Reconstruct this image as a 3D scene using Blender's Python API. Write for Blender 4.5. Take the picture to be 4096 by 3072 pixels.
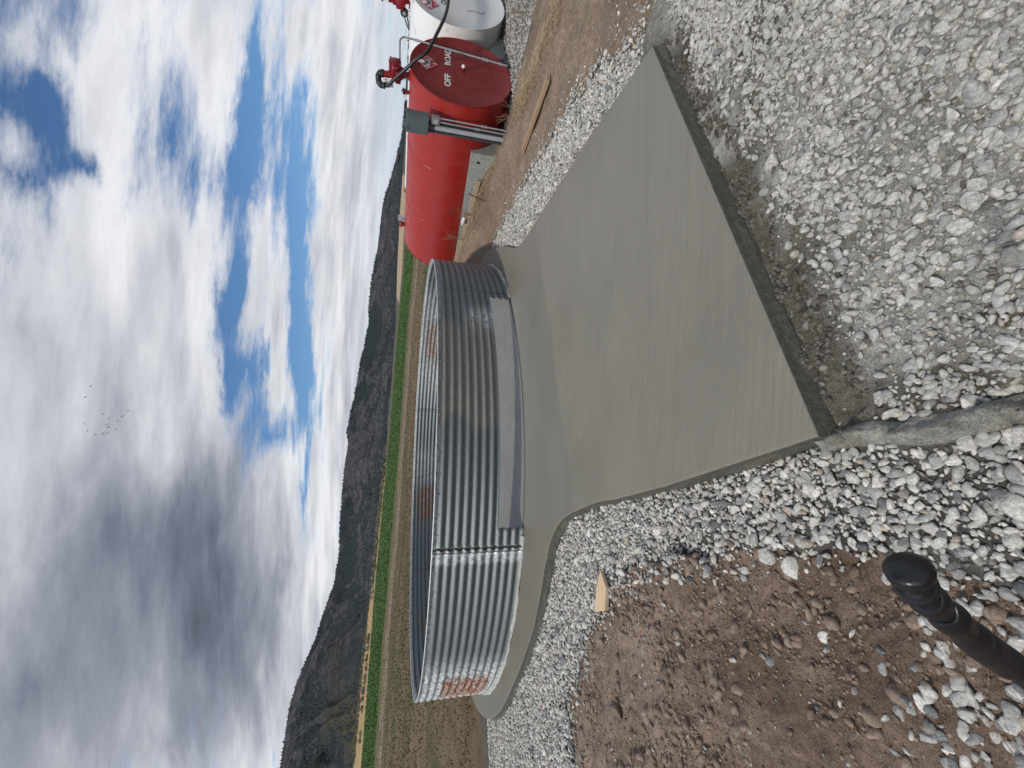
import bpy, bmesh, math, random
import numpy as np
from mathutils import Matrix, Vector

random.seed(7)
RNG = np.random.default_rng(11)
for o in list(bpy.data.objects):
    bpy.data.objects.remove(o, do_unlink=True)
SC = bpy.context.scene
COL = SC.collection
R_ = math.radians

# ------------------------------------------------------------------ camera
CAMZ, PITCH, ROLL = 1.6, 0.244, 0.048
cam_d = bpy.data.cameras.new('camera')
cam_d.sensor_width = 36.0
cam_d.lens = 1759.6 / 4096 * 36.0
cam_d.clip_start, cam_d.clip_end = 0.02, 30000
cam = bpy.data.objects.new('camera', cam_d)
COL.objects.link(cam)
fw = Vector((0, math.cos(PITCH), -math.sin(PITCH)))
up = Vector((0, math.sin(PITCH), math.cos(PITCH)))
rt = Vector((1, 0, 0))
rr = math.cos(ROLL) * rt + math.sin(ROLL) * up
uu = -math.sin(ROLL) * rt + math.cos(ROLL) * up
M = Matrix.Identity(4)
for i in range(3):              # the phone was held upright: the picture lies on its side
    M[i][0], M[i][1], M[i][2] = -uu[i], rr[i], -fw[i]
M[0][3], M[1][3], M[2][3] = 0, 0, CAMZ
cam.matrix_world = M
SC.camera = cam
SC.render.resolution_x, SC.render.resolution_y = 1024, 768

# ------------------------------------------------------------------ world, sun, exposure
SUN_EL = 53.0
TO_SUN = Vector((-0.707 * math.cos(R_(SUN_EL)), -0.707 * math.cos(R_(SUN_EL)), math.sin(R_(SUN_EL)))).normalized()
world = bpy.data.worlds.new('World')
SC.world = world
world.use_nodes = True
WN, WL = world.node_tree.nodes, world.node_tree.links
WN.clear()
def wn(t, **kw):
    n = WN.new(t)
    for k, v in kw.items():
        setattr(n, k, v)
    return n
def wmath(op, a, b=None, c=None, clamp=False):
    n = wn('ShaderNodeMath', operation=op)
    n.use_clamp = clamp
    for i, v in enumerate((a, b, c)):
        if v is None: continue
        if isinstance(v, (int, float)): n.inputs[i].default_value = v
        else: WL.new(v, n.inputs[i])
    return n.outputs[0]
def wmix(f, a, b):
    n = wn('ShaderNodeMix', data_type='RGBA')
    n.clamp_factor = True
    for k, v in ((0, f), (6, a), (7, b)):
        if isinstance(v, (int, float)): n.inputs[k].default_value = v
        elif isinstance(v, tuple): n.inputs[k].default_value = (*v, 1)
        else: WL.new(v, n.inputs[k])
    return n.outputs[2]
sky = wn('ShaderNodeTexSky', sky_type='NISHITA')
sky.sun_disc = False
sky.sun_elevation = R_(SUN_EL)
sky.sun_rotation = math.atan2(TO_SUN.x, TO_SUN.y)
sky.air_density, sky.dust_density, sky.ozone_density = 1.0, 0.6, 2.0
tc = wn('ShaderNodeTexCoord')
sep = wn('ShaderNodeSeparateXYZ')
WL.new(tc.outputs['Generated'], sep.inputs[0])
DX, DY, DZ = sep.outputs
az = wmath('MULTIPLY', wmath('ARCTAN2', DX, DY), 57.29578)
el = wmath('MULTIPLY', wmath('ARCSINE', DZ), 57.29578)
# cloud layer coordinates: the direction laid on a flat layer overhead
inv = wmath('DIVIDE', 1.0, wmath('ADD', wmath('MAXIMUM', DZ, 0.0), 0.16))
lay = wn('ShaderNodeCombineXYZ')
WL.new(wmath('MULTIPLY', DX, inv), lay.inputs[0]); WL.new(wmath('MULTIPLY', DY, inv), lay.inputs[1])
def wnoise(scale, detail, rough, lac=2.1, off=(0, 0, 0), stretch=(1, 1, 1), rot=0.0, distort=0.0):
    mp = wn('ShaderNodeMapping')
    mp.inputs['Location'].default_value = off
    mp.inputs['Scale'].default_value = stretch
    mp.inputs['Rotation'].default_value = (0, 0, rot)
    WL.new(lay.outputs[0], mp.inputs[0])
    n = wn('ShaderNodeTexNoise')
    n.inputs['Scale'].default_value = scale
    n.inputs['Detail'].default_value = detail
    n.inputs['Roughness'].default_value = rough
    n.inputs['Lacunarity'].default_value = lac
    n.inputs['Distortion'].default_value = distort
    WL.new(mp.outputs[0], n.inputs['Vector'])
    return n.outputs['Fac']
w1 = wnoise(1.7, 6, .62, off=(4, 9, 0), stretch=(.8, 1.1, 1), rot=.4); w2 = wnoise(1.7, 6, .62, off=(14, 2, 0), stretch=(.8, 1.1, 1), rot=.4)
ae = wn('ShaderNodeCombineXYZ')
WL.new(wmath('MULTIPLY_ADD', wmath('SUBTRACT', w1, .5), 16.0, az), ae.inputs[0])
WL.new(wmath('MULTIPLY_ADD', wmath('MULTIPLY', wmath('SUBTRACT', w2, .5), 9.0), wmath('MULTIPLY', wmath('ADD', DZ, .1), 2.2), el), ae.inputs[1])
def blobs(table, start):
    acc = start
    for a, e, ra, re, tilt, w in table:
        mp = wn('ShaderNodeMapping', vector_type='TEXTURE')
        mp.inputs['Location'].default_value = (a, e, 0)
        mp.inputs['Rotation'].default_value = (0, 0, R_(tilt))
        mp.inputs['Scale'].default_value = (ra * 1.5, re * 1.5, 1)
        WL.new(ae.outputs[0], mp.inputs[0])
        g = wn('ShaderNodeTexGradient', gradient_type='QUADRATIC_SPHERE')
        WL.new(mp.outputs[0], g.inputs[0])
        acc = wmath('MULTIPLY_ADD', g.outputs['Fac'], w * 1.5, acc)
    return acc
# where clouds stand (azimuth, elevation, radii in degrees, tilt, weight)
COV = [(-5.9,33.5,15.9,10.7,4.1,1.0), (-20.1,26.0,20.5,12.7,9.3,1.2), (-33.8,25.7,11.7,9.8,16.2,1.0), (-22.7,19.1,16.3,8.4,9.1,1.0),
 (-33.6,12.5,12.9,5.0,10.4,.8), (11.8,25.2,10.1,7.8,-22,1.0), (21.7,28.6,7.7,5.0,-30,.7), (28.4,29.7,5.0,4.2,-30,.7),
 (32.8,19.8,6.7,6.4,-9.0,.8), (26.8,19.2,4.8,2.7,-6.5,.6), (1.8,23.5,7.8,6.1,1.4,.8), (-4.4,20.9,6.3,3.8,3.5,.7),
 (17.0,15.5,9.0,1.6,-2.1,.7), (5.7,14.2,7.5,2.4,1.0,.95), (-2.5,14.6,4.4,2.2,3.0,.5), (-10.6,12.5,8.7,2.4,4.6,.6),
 (34.7,8.2,8.2,4.8,-2.4,1.2), (24.6,6.6,15.4,5.4,0.0,1.2), (9.1,6.8,12.4,4.2,1.4,1.2), (-5.0,7.4,11.2,3.2,3.2,1.0),
 (-18.5,7.9,13.4,3.0,5.1,.9), (-30.0,8.9,9.1,2.7,7.7,.8), (10,3,60,4,0,.55),
 (24.9,31.9,3.6,2.6,-25,-1.3), (20.4,30.5,3.6,2.0,-30,-1.1), (18.5,33.9,3.4,1.4,-7.2,-.7), (23.9,16.8,11.1,2.6,-4.1,-1.45),
 (9.6,18.7,6.3,2.8,-8,-1.6), (0.1,17.5,7.5,2.5,2.2,-1.5), (16.5,12.3,17.2,1.2,-0.7,-1.3), (-8.4,14.8,6.0,2.6,4.4,-1.1),
 (-0.7,11.4,11.0,1.2,2.6,-1.1), (-20.0,8.3,3.0,.9,5.6,-.5), (31.4,15.2,6.2,1.8,-6.3,-1.1), (-14,10.6,5,.8,4,-.7), (5,4.6,8,.7,2,-.5)]
SHD = [(-17.1,19.2,15,6.2,-18,.62), (-12.6,20.2,12,4.0,-25,.35), (-24,17.4,14,3.6,10,.3), (-5.6,27.8,16.6,4.2,4.0,.5), (-27.1,18.7,11.5,6.0,10.8,.6),
 (-22.0,29.3,11.9,6.4,11.2,.4), (-28.8,12.9,13.1,3.0,9.1,.6), (-31.7,28.8,9.8,4.3,16.1,.5), (-23.1,12.1,8.9,1.8,7.4,.4),
 (-17.8,27.0,9.6,5.2,9.1,.3), (-7.8,9.8,6.7,1.5,3.8,.25), (3.8,34.6,9.7,3.4,-0.2,.35), (-36.2,19.6,5.4,7.1,15.4,.4), (-30,24,14,8,0,.3), (-20,25,26,14,5,.42), (-34,15,12,8,10,.25)]
n_big = wnoise(1.1, 9, .58, off=(3.1, 1.7, 0), distort=.25)
n_str = wnoise(2.3, 8, .60, off=(7, 2, 0), stretch=(.34, 1.5, 1), rot=.55, distort=.35)
n_fin = wnoise(8.0, 7, .68, off=(1, 5, 0), stretch=(.45, 1.3, 1), rot=.5)
dens = blobs(COV, wmath('MULTIPLY_ADD', wmath('SUBTRACT', n_big, .5), 2.6, .30))
dens = wmath('MULTIPLY_ADD', wmath('SUBTRACT', n_str, .5), 4.2, dens)
dens = wmath('MULTIPLY_ADD', wmath('SUBTRACT', n_fin, .5), 2.2, dens)
cov_n = wn('ShaderNodeMapRange', interpolation_type='SMOOTHSTEP')
WL.new(dens, cov_n.inputs[0])
cov_n.inputs[1].default_value, cov_n.inputs[2].default_value = -.55, 1.05
cover = cov_n.outputs[0]
shd = blobs(SHD, wmath('MULTIPLY_ADD', wmath('SUBTRACT', wnoise(1.5, 5, .45, off=(11, 4, 0), stretch=(.55, 1.25, 1), rot=.3), .5), 1.5, .10))
thick = wn('ShaderNodeMapRange'); WL.new(dens, thick.inputs[0])           # thick cloud is greyer underneath than its thin edges
thick.inputs[1].default_value, thick.inputs[2].default_value, thick.inputs[3].default_value, thick.inputs[4].default_value = .5, 2.6, 0.0, .42
shd = wmath('ADD', thick.outputs[0], shd)
shd = wmath('MULTIPLY_ADD', wmath('SUBTRACT', wnoise(3.4, 6, .55, off=(2, 13, 0), stretch=(.5, 1.3, 1), rot=.5, distort=.4), .5), 1.5, shd)
shd = wmath('MULTIPLY_ADD', wmath('SUBTRACT', n_str, .5), .75, shd)
shd = wmath('MULTIPLY_ADD', wmath('SUBTRACT', n_fin, .5), .12, shd)
sramp = wn('ShaderNodeValToRGB')
WL.new(wmath('MULTIPLY', shd, .42, clamp=True), sramp.inputs[0])
cr = sramp.color_ramp
cr.elements[0].position, cr.elements[0].color = 0.0, (.78, .79, .82, 1)
cr.elements[1].position, cr.elements[1].color = 1.0, (.095, .11, .145, 1)
e_ = cr.elements.new(.22); e_.color = (.55, .565, .61, 1)
e_ = cr.elements.new(.5); e_.color = (.30, .32, .38, 1)
e_ = cr.elements.new(.78); e_.color = (.165, .186, .24, 1)
BG = 0.1
def scaled(c, k):
    n = wn('ShaderNodeVectorMath', operation='SCALE')
    WL.new(c, n.inputs[0]); n.inputs['Scale'].default_value = k
    return n.outputs[0]
skyc = wn('ShaderNodeVectorMath', operation='MULTIPLY')
WL.new(sky.outputs[0], skyc.inputs[0]); skyc.inputs[1].default_value = (.62, .84, 1.02)
low = wn('ShaderNodeMapRange', interpolation_type='SMOOTHSTEP')      # pale blue murk low over the horizon
WL.new(el, low.inputs[0]); low.inputs[1].default_value, low.inputs[2].default_value, low.inputs[3].default_value, low.inputs[4].default_value = 1.0, 7.5, .75, 0.0
cloudc = wmix(low.outputs[0], sramp.outputs[0], (.52, .585, .68))
mixed = wmix(cover, skyc.outputs[0], scaled(cloudc, 1.0 / BG))
bg = wn('ShaderNodeBackground')
WL.new(mixed, bg.inputs[0]); bg.inputs[1].default_value = BG
wo = wn('ShaderNodeOutputWorld')
WL.new(bg.outputs[0], wo.inputs[0])

sun_d = bpy.data.lights.new('sun', 'SUN')
sun_d.energy, sun_d.angle, sun_d.color = 2.1, R_(2.5), (1.0, .94, .84)
sun = bpy.data.objects.new('sun', sun_d)
COL.objects.link(sun)
sun.rotation_euler = TO_SUN.to_track_quat('Z', 'Y').to_euler()
sun.location = (-30, -30, 60)
vs = SC.view_settings
vs.view_transform, vs.look, vs.exposure, vs.gamma = 'Standard', 'None', 0.12, 1.0
vs.use_curve_mapping = False

# ------------------------------------------------------------------ helpers
def tag(o, label=None, cat=None, group=None, kind=None):
    if label: o['label'] = label
    if cat: o['category'] = cat
    if group: o['group'] = group
    if kind: o['kind'] = kind
    return o
def empty(name, loc=(0, 0, 0), rz=0.0):
    o = bpy.data.objects.new(name, None)
    o.empty_display_size = .1
    COL.objects.link(o)
    o.location = loc; o.rotation_euler = (0, 0, rz)
    return o
def link_mesh(name, me, mat=None, parent=None):
    if mat is not None and not me.materials: me.materials.append(mat)
    o = bpy.data.objects.new(name, me)
    COL.objects.link(o)
    if parent is not None: o.parent = parent
    return o
def np_mesh(name, V, F, smooth=True, col=None, colname='Col'):
    """V (n,3); F (m,3) or (m,4) int array; col (n,3) per vertex"""
    V = np.asarray(V, np.float32); F = np.asarray(F, np.int32)
    me = bpy.data.meshes.new(name)
    k = F.shape[1]
    me.vertices.add(len(V)); me.vertices.foreach_set('co', V.ravel())
    me.loops.add(F.size); me.loops.foreach_set('vertex_index', F.ravel())
    me.polygons.add(len(F)); me.polygons.foreach_set('loop_start', np.arange(0, F.size, k, dtype=np.int32))
    if smooth: me.polygons.foreach_set('use_smooth', np.ones(len(F), bool))
    if col is not None:
        at = me.color_attributes.new(colname, 'FLOAT_COLOR', 'POINT')
        c4 = np.ones((len(V), 4), np.float32); c4[:, :3] = col
        at.data.foreach_set('color', c4.ravel())
    me.update(calc_edges=True); me.validate()
    return me
class MB:
    def __init__(s): s.v = []; s.f = []; s.sm = []
    def add(s, vs, fs, smooth=False):
        b = len(s.v); s.v += [tuple(v) for v in vs]
        for f in fs: s.f.append(tuple(i + b for i in f)); s.sm.append(smooth)
        return s
    def box(s, c, d, rot=None, bev=0.0):
        bm = bmesh.new(); bmesh.ops.create_cube(bm, size=1)
        for v in bm.verts: v.co = Vector((v.co.x * d[0], v.co.y * d[1], v.co.z * d[2]))
        if bev: bmesh.ops.bevel(bm, geom=bm.edges[:], offset=bev, segments=2, affect='EDGES', profile=.5)
        for v in bm.verts:
            if rot is not None: v.co = rot @ v.co
            v.co += Vector(c)
        bm.verts.index_update()
        s.add([v.co[:] for v in bm.verts], [[v.index for v in f.verts] for f in bm.faces], False)
        bm.free(); return s
    def tube(s, pts, r, n=12, caps=True, smooth=True):
        pts = [Vector(p) for p in pts]
        rs = r if isinstance(r, (list, tuple)) else [r] * len(pts)
        vs = []; fs = []
        ref = Vector((0, 0, 1))
        t0 = (pts[1] - pts[0]).normalized()
        if abs(t0.dot(ref)) > .9: ref = Vector((1, 0, 0))
        nrm = (ref - t0 * ref.dot(t0)).normalized()
        for i, p in enumerate(pts):
            a = pts[max(i - 1, 0)]; b = pts[min(i + 1, len(pts) - 1)]
            t = (b - a).normalized()
            nrm = (nrm - t * nrm.dot(t)).normalized(); bn = t.cross(nrm)
            for k in range(n):
                an = 2 * math.pi * k / n
                vs.append(p + (nrm * math.cos(an) + bn * math.sin(an)) * rs[i])
        for i in range(len(pts) - 1):
            for k in range(n):
                fs.append((i * n + k, i * n + (k + 1) % n, (i + 1) * n + (k + 1) % n, (i + 1) * n + k))
        s.add(vs, fs, smooth)
        if caps:
            b = len(s.v) - len(vs)
            s.f.append(tuple(b + k for k in reversed(range(n)))); s.sm.append(False)
            s.f.append(tuple(b + (len(pts) - 1) * n + k for k in range(n))); s.sm.append(False)
        return s
    def cyl(s, p0, p1, r, n=16, r1=None):
        return s.tube([p0, p1], [r, r if r1 is None else r1], n)
    def lathe(s, prof, c=(0, 0, 0), axis='z', n=20, smooth=True):
        vs = []; fs = []
        for (r, h) in prof:
            for k in range(n):
                a = 2 * math.pi * k / n
                q = (r * math.cos(a), r * math.sin(a), h)
                if axis == 'y': q = (q[0], q[2], q[1])
                if axis == 'x': q = (q[2], q[0], q[1])
                vs.append((q[0] + c[0], q[1] + c[1], q[2] + c[2]))
        for i in range(len(prof) - 1):
            for k in range(n):
                fs.append((i * n + k, i * n + (k + 1) % n, (i + 1) * n + (k + 1) % n, (i + 1) * n + k))
        fs.append(tuple(reversed(range(n)))); fs.append(tuple((len(prof) - 1) * n + k for k in range(n)))
        return s.add(vs, fs, smooth)
    def build(s, name, mat, parent=None):
        me = bpy.data.meshes.new(name)
        me.from_pydata(s.v, [], s.f)
        me.polygons.foreach_set('use_smooth', s.sm)
        me.materials.append(mat)
        bm = bmesh.new(); bm.from_mesh(me); bmesh.ops.recalc_face_normals(bm, faces=bm.faces[:]); bm.to_mesh(me); bm.free()
        if any(s.sm) and not all(s.sm): me.set_sharp_from_angle(angle=R_(40))
        elif all(s.sm): me.set_sharp_from_angle(angle=R_(50))
        me.update()
        return link_mesh(name, me, None, parent)
def smooth_path(pts, per=8):
    P = [Vector(p) for p in pts]; out = []
    for i in range(len(P) - 1):
        p0 = P[max(i - 1, 0)]; p1 = P[i]; p2 = P[i + 1]; p3 = P[min(i + 2, len(P) - 1)]
        for k in range(per):
            t = k / per
            out.append(.5 * ((2 * p1) + (p2 - p0) * t + (2 * p0 - 5 * p1 + 4 * p2 - p3) * t * t + (-p0 + 3 * p1 - 3 * p2 + p3) * t ** 3))
    out.append(P[-1]); return out
def _hash(ix, iy, seed):
    h = (ix.astype(np.int64) * 374761393 + iy.astype(np.int64) * 668265263 + seed * 982451653) & 0xFFFFFFFF
    h = ((h ^ (h >> 13)) * 1274126177) & 0xFFFFFFFF
    h = h ^ (h >> 16)
    return (h & 0xFFFFFF) / float(0xFFFFFF)
def vn(x, y, seed=0):
    x = np.asarray(x, float); y = np.asarray(y, float)
    ix, iy = np.floor(x), np.floor(y); fx, fy = x - ix, y - iy
    ux, uy = fx * fx * fx * (fx * (fx * 6 - 15) + 10), fy * fy * fy * (fy * (fy * 6 - 15) + 10)
    a, b = _hash(ix, iy, seed), _hash(ix + 1, iy, seed); c, d = _hash(ix, iy + 1, seed), _hash(ix + 1, iy + 1, seed)
    return (a * (1 - ux) + b * ux) * (1 - uy) + (c * (1 - ux) + d * ux) * uy
def fbm(x, y, oct=4, seed=0, gain=.5):
    s = 0; a = 1; t = 0
    for i in range(oct):
        s = s + a * vn(x, y, seed + i * 17); t += a; a *= gain; x = x * 2.03 + 5.1; y = y * 2.03 + 3.7
    return s / t - .5
def sstep(a, b, x):
    t = np.clip((x - a) / (b - a), 0, 1); return t * t * (3 - 2 * t)
def pip(x, y, poly):
    x = np.asarray(x, float); y = np.asarray(y, float); ins = np.zeros(x.shape, bool); n = len(poly)
    for i in range(n):
        x1, y1 = poly[i]; x2, y2 = poly[(i + 1) % n]
        if y1 == y2: continue
        ins ^= ((y1 > y) != (y2 > y)) & (x < (x2 - x1) * (y - y1) / (y2 - y1) + x1)
    return ins

# ------------------------------------------------------------------ materials
def mat_new(name):
    m = bpy.data.materials.new(name); m.use_nodes = True
    nt = m.node_tree; b = nt.nodes['Principled BSDF']
    return m, nt, b
class NT:
    def __init__(s, nt): s.nt = nt
    def n(s, t, **kw):
        o = s.nt.nodes.new(t)
        for k, v in kw.items(): setattr(o, k, v)
        return o
    def put(s, sock, v):
        if isinstance(v, (int, float)): sock.default_value = v
        elif isinstance(v, tuple): sock.default_value = (*v, 1) if (len(v) == 3 and sock.type == 'RGBA') else v
        else: s.nt.links.new(v, sock)
    def math(s, op, a, b=None, c=None, clamp=False):
        o = s.n('ShaderNodeMath', operation=op); o.use_clamp = clamp
        for i, v in enumerate((a, b, c)):
            if v is not None: s.put(o.inputs[i], v)
        return o.outputs[0]
    def noise(s, scale, detail=4, rough=.55, vec=None, stretch=None, distort=0.0, rot=None):
        if vec is None: vec = s.n('ShaderNodeTexCoord').outputs['Object']
        if stretch or rot:
            mp = s.n('ShaderNodeMapping'); s.nt.links.new(vec, mp.inputs[0])
            if stretch: mp.inputs['Scale'].default_value = stretch
            if rot: mp.inputs['Rotation'].default_value = rot
            vec = mp.outputs[0]
        o = s.n('ShaderNodeTexNoise'); s.nt.links.new(vec, o.inputs['Vector'])
        o.inputs['Scale'].default_value = scale; o.inputs['Detail'].default_value = detail
        o.inputs['Roughness'].default_value = rough; o.inputs['Distortion'].default_value = distort
        return o.outputs['Fac']
    def ramp(s, f, stops):
        o = s.n('ShaderNodeValToRGB'); s.put(o.inputs[0], f)
        e = o.color_ramp.elements
        e[0].position, e[0].color = stops[0][0], (*stops[0][1], 1)
        e[1].position, e[1].color = stops[-1][0], (*stops[-1][1], 1)
        for p_, c_ in stops[1:-1]:
            q = e.new(p_); q.color = (*c_, 1)
        return o.outputs[0]
    def rng(s, f, a, b, c=0.0, d=1.0):
        o = s.n('ShaderNodeMapRange', interpolation_type='SMOOTHSTEP'); s.put(o.inputs[0], f)
        for i, v in enumerate((a, b, c, d)): o.inputs[i + 1].default_value = v
        return o.outputs[0]
    def mix(s, f, a, b, blend='MIX'):
        o = s.n('ShaderNodeMix', data_type='RGBA', blend_type=blend); s.put(o.inputs[0], f); s.put(o.inputs[6], a); s.put(o.inputs[7], b)
        return o.outputs[2]
    def attr(s, name): return s.n('ShaderNodeAttribute', attribute_name=name).outputs['Color']
    def bump(s, h, strength, dist, b, prev=None):
        o = s.n('ShaderNodeBump'); s.put(o.inputs['Height'], h)
        o.inputs['Strength'].default_value = strength; o.inputs['Distance'].default_value = dist
        if prev is not None: s.nt.links.new(prev, o.inputs['Normal'])
        s.nt.links.new(o.outputs[0], b.inputs['Normal']); return o.outputs[0]
def simple(name, col, rough=.6, metal=0.0, var=.12, scale=12, bump=0.0, bscale=60):
    m, nt, b = mat_new(name); t = NT(nt)
    f = t.noise(scale, 5, .6)
    c2 = tuple(max(0, c * (1 - var)) for c in col); c3 = tuple(min(1, c * (1 + var)) for c in col)
    t.put(b.inputs['Base Color'], t.ramp(f, [(.3, c2), (.7, c3)]))
    b.inputs['Roughness'].default_value = rough; b.inputs['Metallic'].default_value = metal
    if bump: t.bump(t.noise(bscale, 3), bump, .01, b)
    return m
MAT = {}
def m_ground():
    m, nt, b = mat_new('ground_soil'); t = NT(nt)
    col = t.attr('Col')
    obj = t.n('ShaderNodeTexCoord').outputs['Object']
    f1 = t.noise(1.3, 5, .6, obj); f2 = t.noise(22, 6, .65, obj); f3 = t.noise(140, 3, .6, obj)
    v = t.math('MULTIPLY', t.rng(f1, .25, .75, .78, 1.22), t.rng(f2, .25, .75, .68, 1.32))
    v = t.math('MULTIPLY', v, t.rng(f3, .25, .75, .72, 1.28))
    vv = t.n('ShaderNodeVectorMath', operation='SCALE'); t.put(vv.inputs[0], col); t.put(vv.inputs['Scale'], v)
    t.put(b.inputs['Base Color'], vv.outputs[0])
    b.inputs['Roughness'].default_value = .95; b.inputs['Specular IOR Level'].default_value = .15
    n1 = t.bump(f2, .7, .05, b); t.bump(f3, .7, .012, b, n1)
    return m
MAT['ground'] = m_ground()
def m_stone(name, rough=.85):
    m, nt, b = mat_new(name); t = NT(nt)
    obj = t.n('ShaderNodeNewGeometry').outputs['Position']
    f = t.noise(95, 6, .72, obj, stretch=(1, .45, 1.8), distort=.6); f2 = t.noise(330, 3, .6, obj)
    v = t.math('MULTIPLY', t.rng(f, .30, .70, .58, 1.30), t.rng(f2, .3, .7, .84, 1.14))
    vv = t.n('ShaderNodeVectorMath', operation='SCALE'); t.put(vv.inputs[0], t.attr('Col')); t.put(vv.inputs['Scale'], v)
    t.put(b.inputs['Base Color'], vv.outputs[0])
    b.inputs['Roughness'].default_value = rough; b.inputs['Specular IOR Level'].default_value = .25
    t.bump(f2, .35, .004, b)
    return m
MAT['stone'] = m_stone('gravel_stone')
MAT['clod'] = m_stone('soil_clod', .95)
def m_concrete():
    m, nt, b = mat_new('wet_concrete'); t = NT(nt)
    obj = t.n('ShaderNodeTexCoord').outputs['Object']
    sx = t.n('ShaderNodeSeparateXYZ'); nt.links.new(obj, sx.inputs[0])
    w = t.math('MULTIPLY_ADD', sx.outputs[0], -.48, t.math('MULTIPLY', sx.outputs[1], .877))      # distance up the apron
    wob = t.noise(1.2, 2, .5, obj)
    w2 = t.math('MULTIPLY_ADD', wob, .10, w)
    broom = t.rng(w2, 3.90, 3.945, 1.0, 0.0)
    wv_ = t.math('MULTIPLY', t.math('SUBTRACT', t.noise(9.0, 5, .65, obj, stretch=(.22, 1, 1), rot=(0, 0, -math.atan2(.48, .877))), .5), 2.6)
    def spot(px, py, rx, ry):                     # re-trowelled spots along the left edge
        a = t.math('DIVIDE', t.math('SUBTRACT', sx.outputs[0], px), rx); b_ = t.math('DIVIDE', t.math('SUBTRACT', sx.outputs[1], py), ry)
        return t.rng(t.math('ADD', t.math('SQRT', t.math('ADD', t.math('MULTIPLY', a, a), t.math('MULTIPLY', b_, b_))), wv_), .90, 1.10, 1.0, 0.0)
    patch = t.math('MAXIMUM', spot(.05, 2.08, .34, .26), spot(-.74, 3.62, .30, .40), clamp=True)
    broom = t.math('MULTIPLY', broom, t.math('SUBTRACT', 1.0, t.math('MULTIPLY', patch, .7)))
    ang = -math.atan2(.48, .877)
    st = t.noise(150, 4, .7, obj, stretch=(.012, 1, 1), rot=(0, 0, ang))
    st2 = t.noise(34, 3, .6, obj, stretch=(.02, 1, 1), rot=(0, 0, ang))
    big = t.noise(.9, 4, .55, obj); sp = t.noise(160, 3, .6, obj)
    base = t.mix(t.rng(big, .3, .7), (.182, .171, .138), (.202, .191, .157))
    lines = t.math('ADD', t.math('MULTIPLY', t.math('SUBTRACT', st, .5), .8), t.math('MULTIPLY', t.math('SUBTRACT', st2, .5), .22))
    k = t.math('MULTIPLY_ADD', t.math('MULTIPLY', lines, broom), 1.05, t.math('MULTIPLY_ADD', broom, .10, .94))
    k = t.math('MULTIPLY', k, t.rng(sp, .25, .75, .86, 1.12))
    k = t.math('MULTIPLY', k, t.rng(t.noise(2.3, 6, .6, obj, stretch=(.5, 1, 1), rot=(0, 0, ang)), .32, .55, .965, 1.02))      # damp blotches
    k = t.math('MULTIPLY', k, t.rng(t.noise(46, 2, .5, obj), .74, .80, 1.0, .62))                                            # pores
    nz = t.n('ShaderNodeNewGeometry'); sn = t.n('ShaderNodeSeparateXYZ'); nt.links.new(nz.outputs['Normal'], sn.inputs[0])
    vv = t.n('ShaderNodeVectorMath', operation='SCALE'); t.put(vv.inputs[0], base); t.put(vv.inputs['Scale'], k)
    # the formed sides are still wet and pitted
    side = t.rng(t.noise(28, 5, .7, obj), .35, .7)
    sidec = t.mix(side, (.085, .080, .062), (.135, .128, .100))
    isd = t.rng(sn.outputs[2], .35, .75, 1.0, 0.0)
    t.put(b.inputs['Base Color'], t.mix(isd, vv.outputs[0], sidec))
    t.put(b.inputs['Roughness'], t.rng(big, .3, .7, .50, .68))
    b.inputs['Specular IOR Level'].default_value = .35
    h = t.math('MULTIPLY', st, broom)
    n1 = t.bump(h, .35, .004, b); n2 = t.bump(sp, .12, .003, b, n1)
    pit = t.math('MULTIPLY', t.noise(90, 4, .7, obj), isd)
    t.bump(pit, .8, .02, b, n2)
    return m
MAT['concrete'] = m_concrete()
def m_galv():
    m, nt, b = mat_new('galvanised_steel'); t = NT(nt)
    obj = t.n('ShaderNodeTexCoord').outputs['Object']
    sepc = t.n('ShaderNodeSeparateColor'); nt.links.new(t.attr('Col'), sepc.inputs[0])
    rust, oxide_glint, dirt = sepc.outputs
    sp = t.n('ShaderNodeTexVoronoi'); sp.inputs['Scale'].default_value = 55; nt.links.new(obj, sp.inputs['Vector'])
    spv = t.n('ShaderNodeSeparateColor'); nt.links.new(sp.outputs['Color'], spv.inputs[0])
    fine = t.noise(120, 4, .65, obj); mid = t.noise(9, 5, .6, obj)
    zn = t.mix(t.rng(fine, .3, .7), (.085, .104, .108), (.215, .235, .238))
    zn = t.mix(t.math('MULTIPLY', spv.outputs[0], .35), zn, (.27, .295, .30))
    ox_glint = t.math('MULTIPLY', oxide_glint, t.rng(t.noise(16, 5, .6, obj), .3, .6), clamp=True)
    c = t.mix(ox_glint, zn, (.62, .64, .64))
    dm = t.math('MULTIPLY', dirt, t.rng(mid, .25, .6, .45, 1.0), clamp=True)
    dcol = t.mix(t.rng(fine, .3, .7), (.15, .130, .105), (.36, .325, .28))
    c = t.mix(dm, c, dcol)
    rm = t.math('MULTIPLY', t.rng(t.math('ADD', rust, t.math('MULTIPLY', t.math('SUBTRACT', t.noise(24, 6, .7, obj, stretch=(1, 1, .8)), .5), 2.2)), .48, .60), t.rng(rust, .02, .2), clamp=True)
    rc = t.mix(t.rng(t.noise(60, 4, .6, obj), .3, .7), (.13, .030, .006), (.36, .105, .020))
    c = t.mix(rm, c, rc)
    t.put(b.inputs['Base Color'], c)
    nm = t.math('MAXIMUM', rm, t.math('MULTIPLY', t.math('MAXIMUM', ox_glint, dm), .8), clamp=True)
    t.put(b.inputs['Metallic'], t.math('MULTIPLY_ADD', nm, -.50, .58))
    t.put(b.inputs['Roughness'], t.math('MULTIPLY_ADD', nm, .3, t.rng(fine, .3, .7, .50, .66)))
    t.bump(fine, .12, .003, b)
    return m
MAT['galv'] = m_galv()
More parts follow.
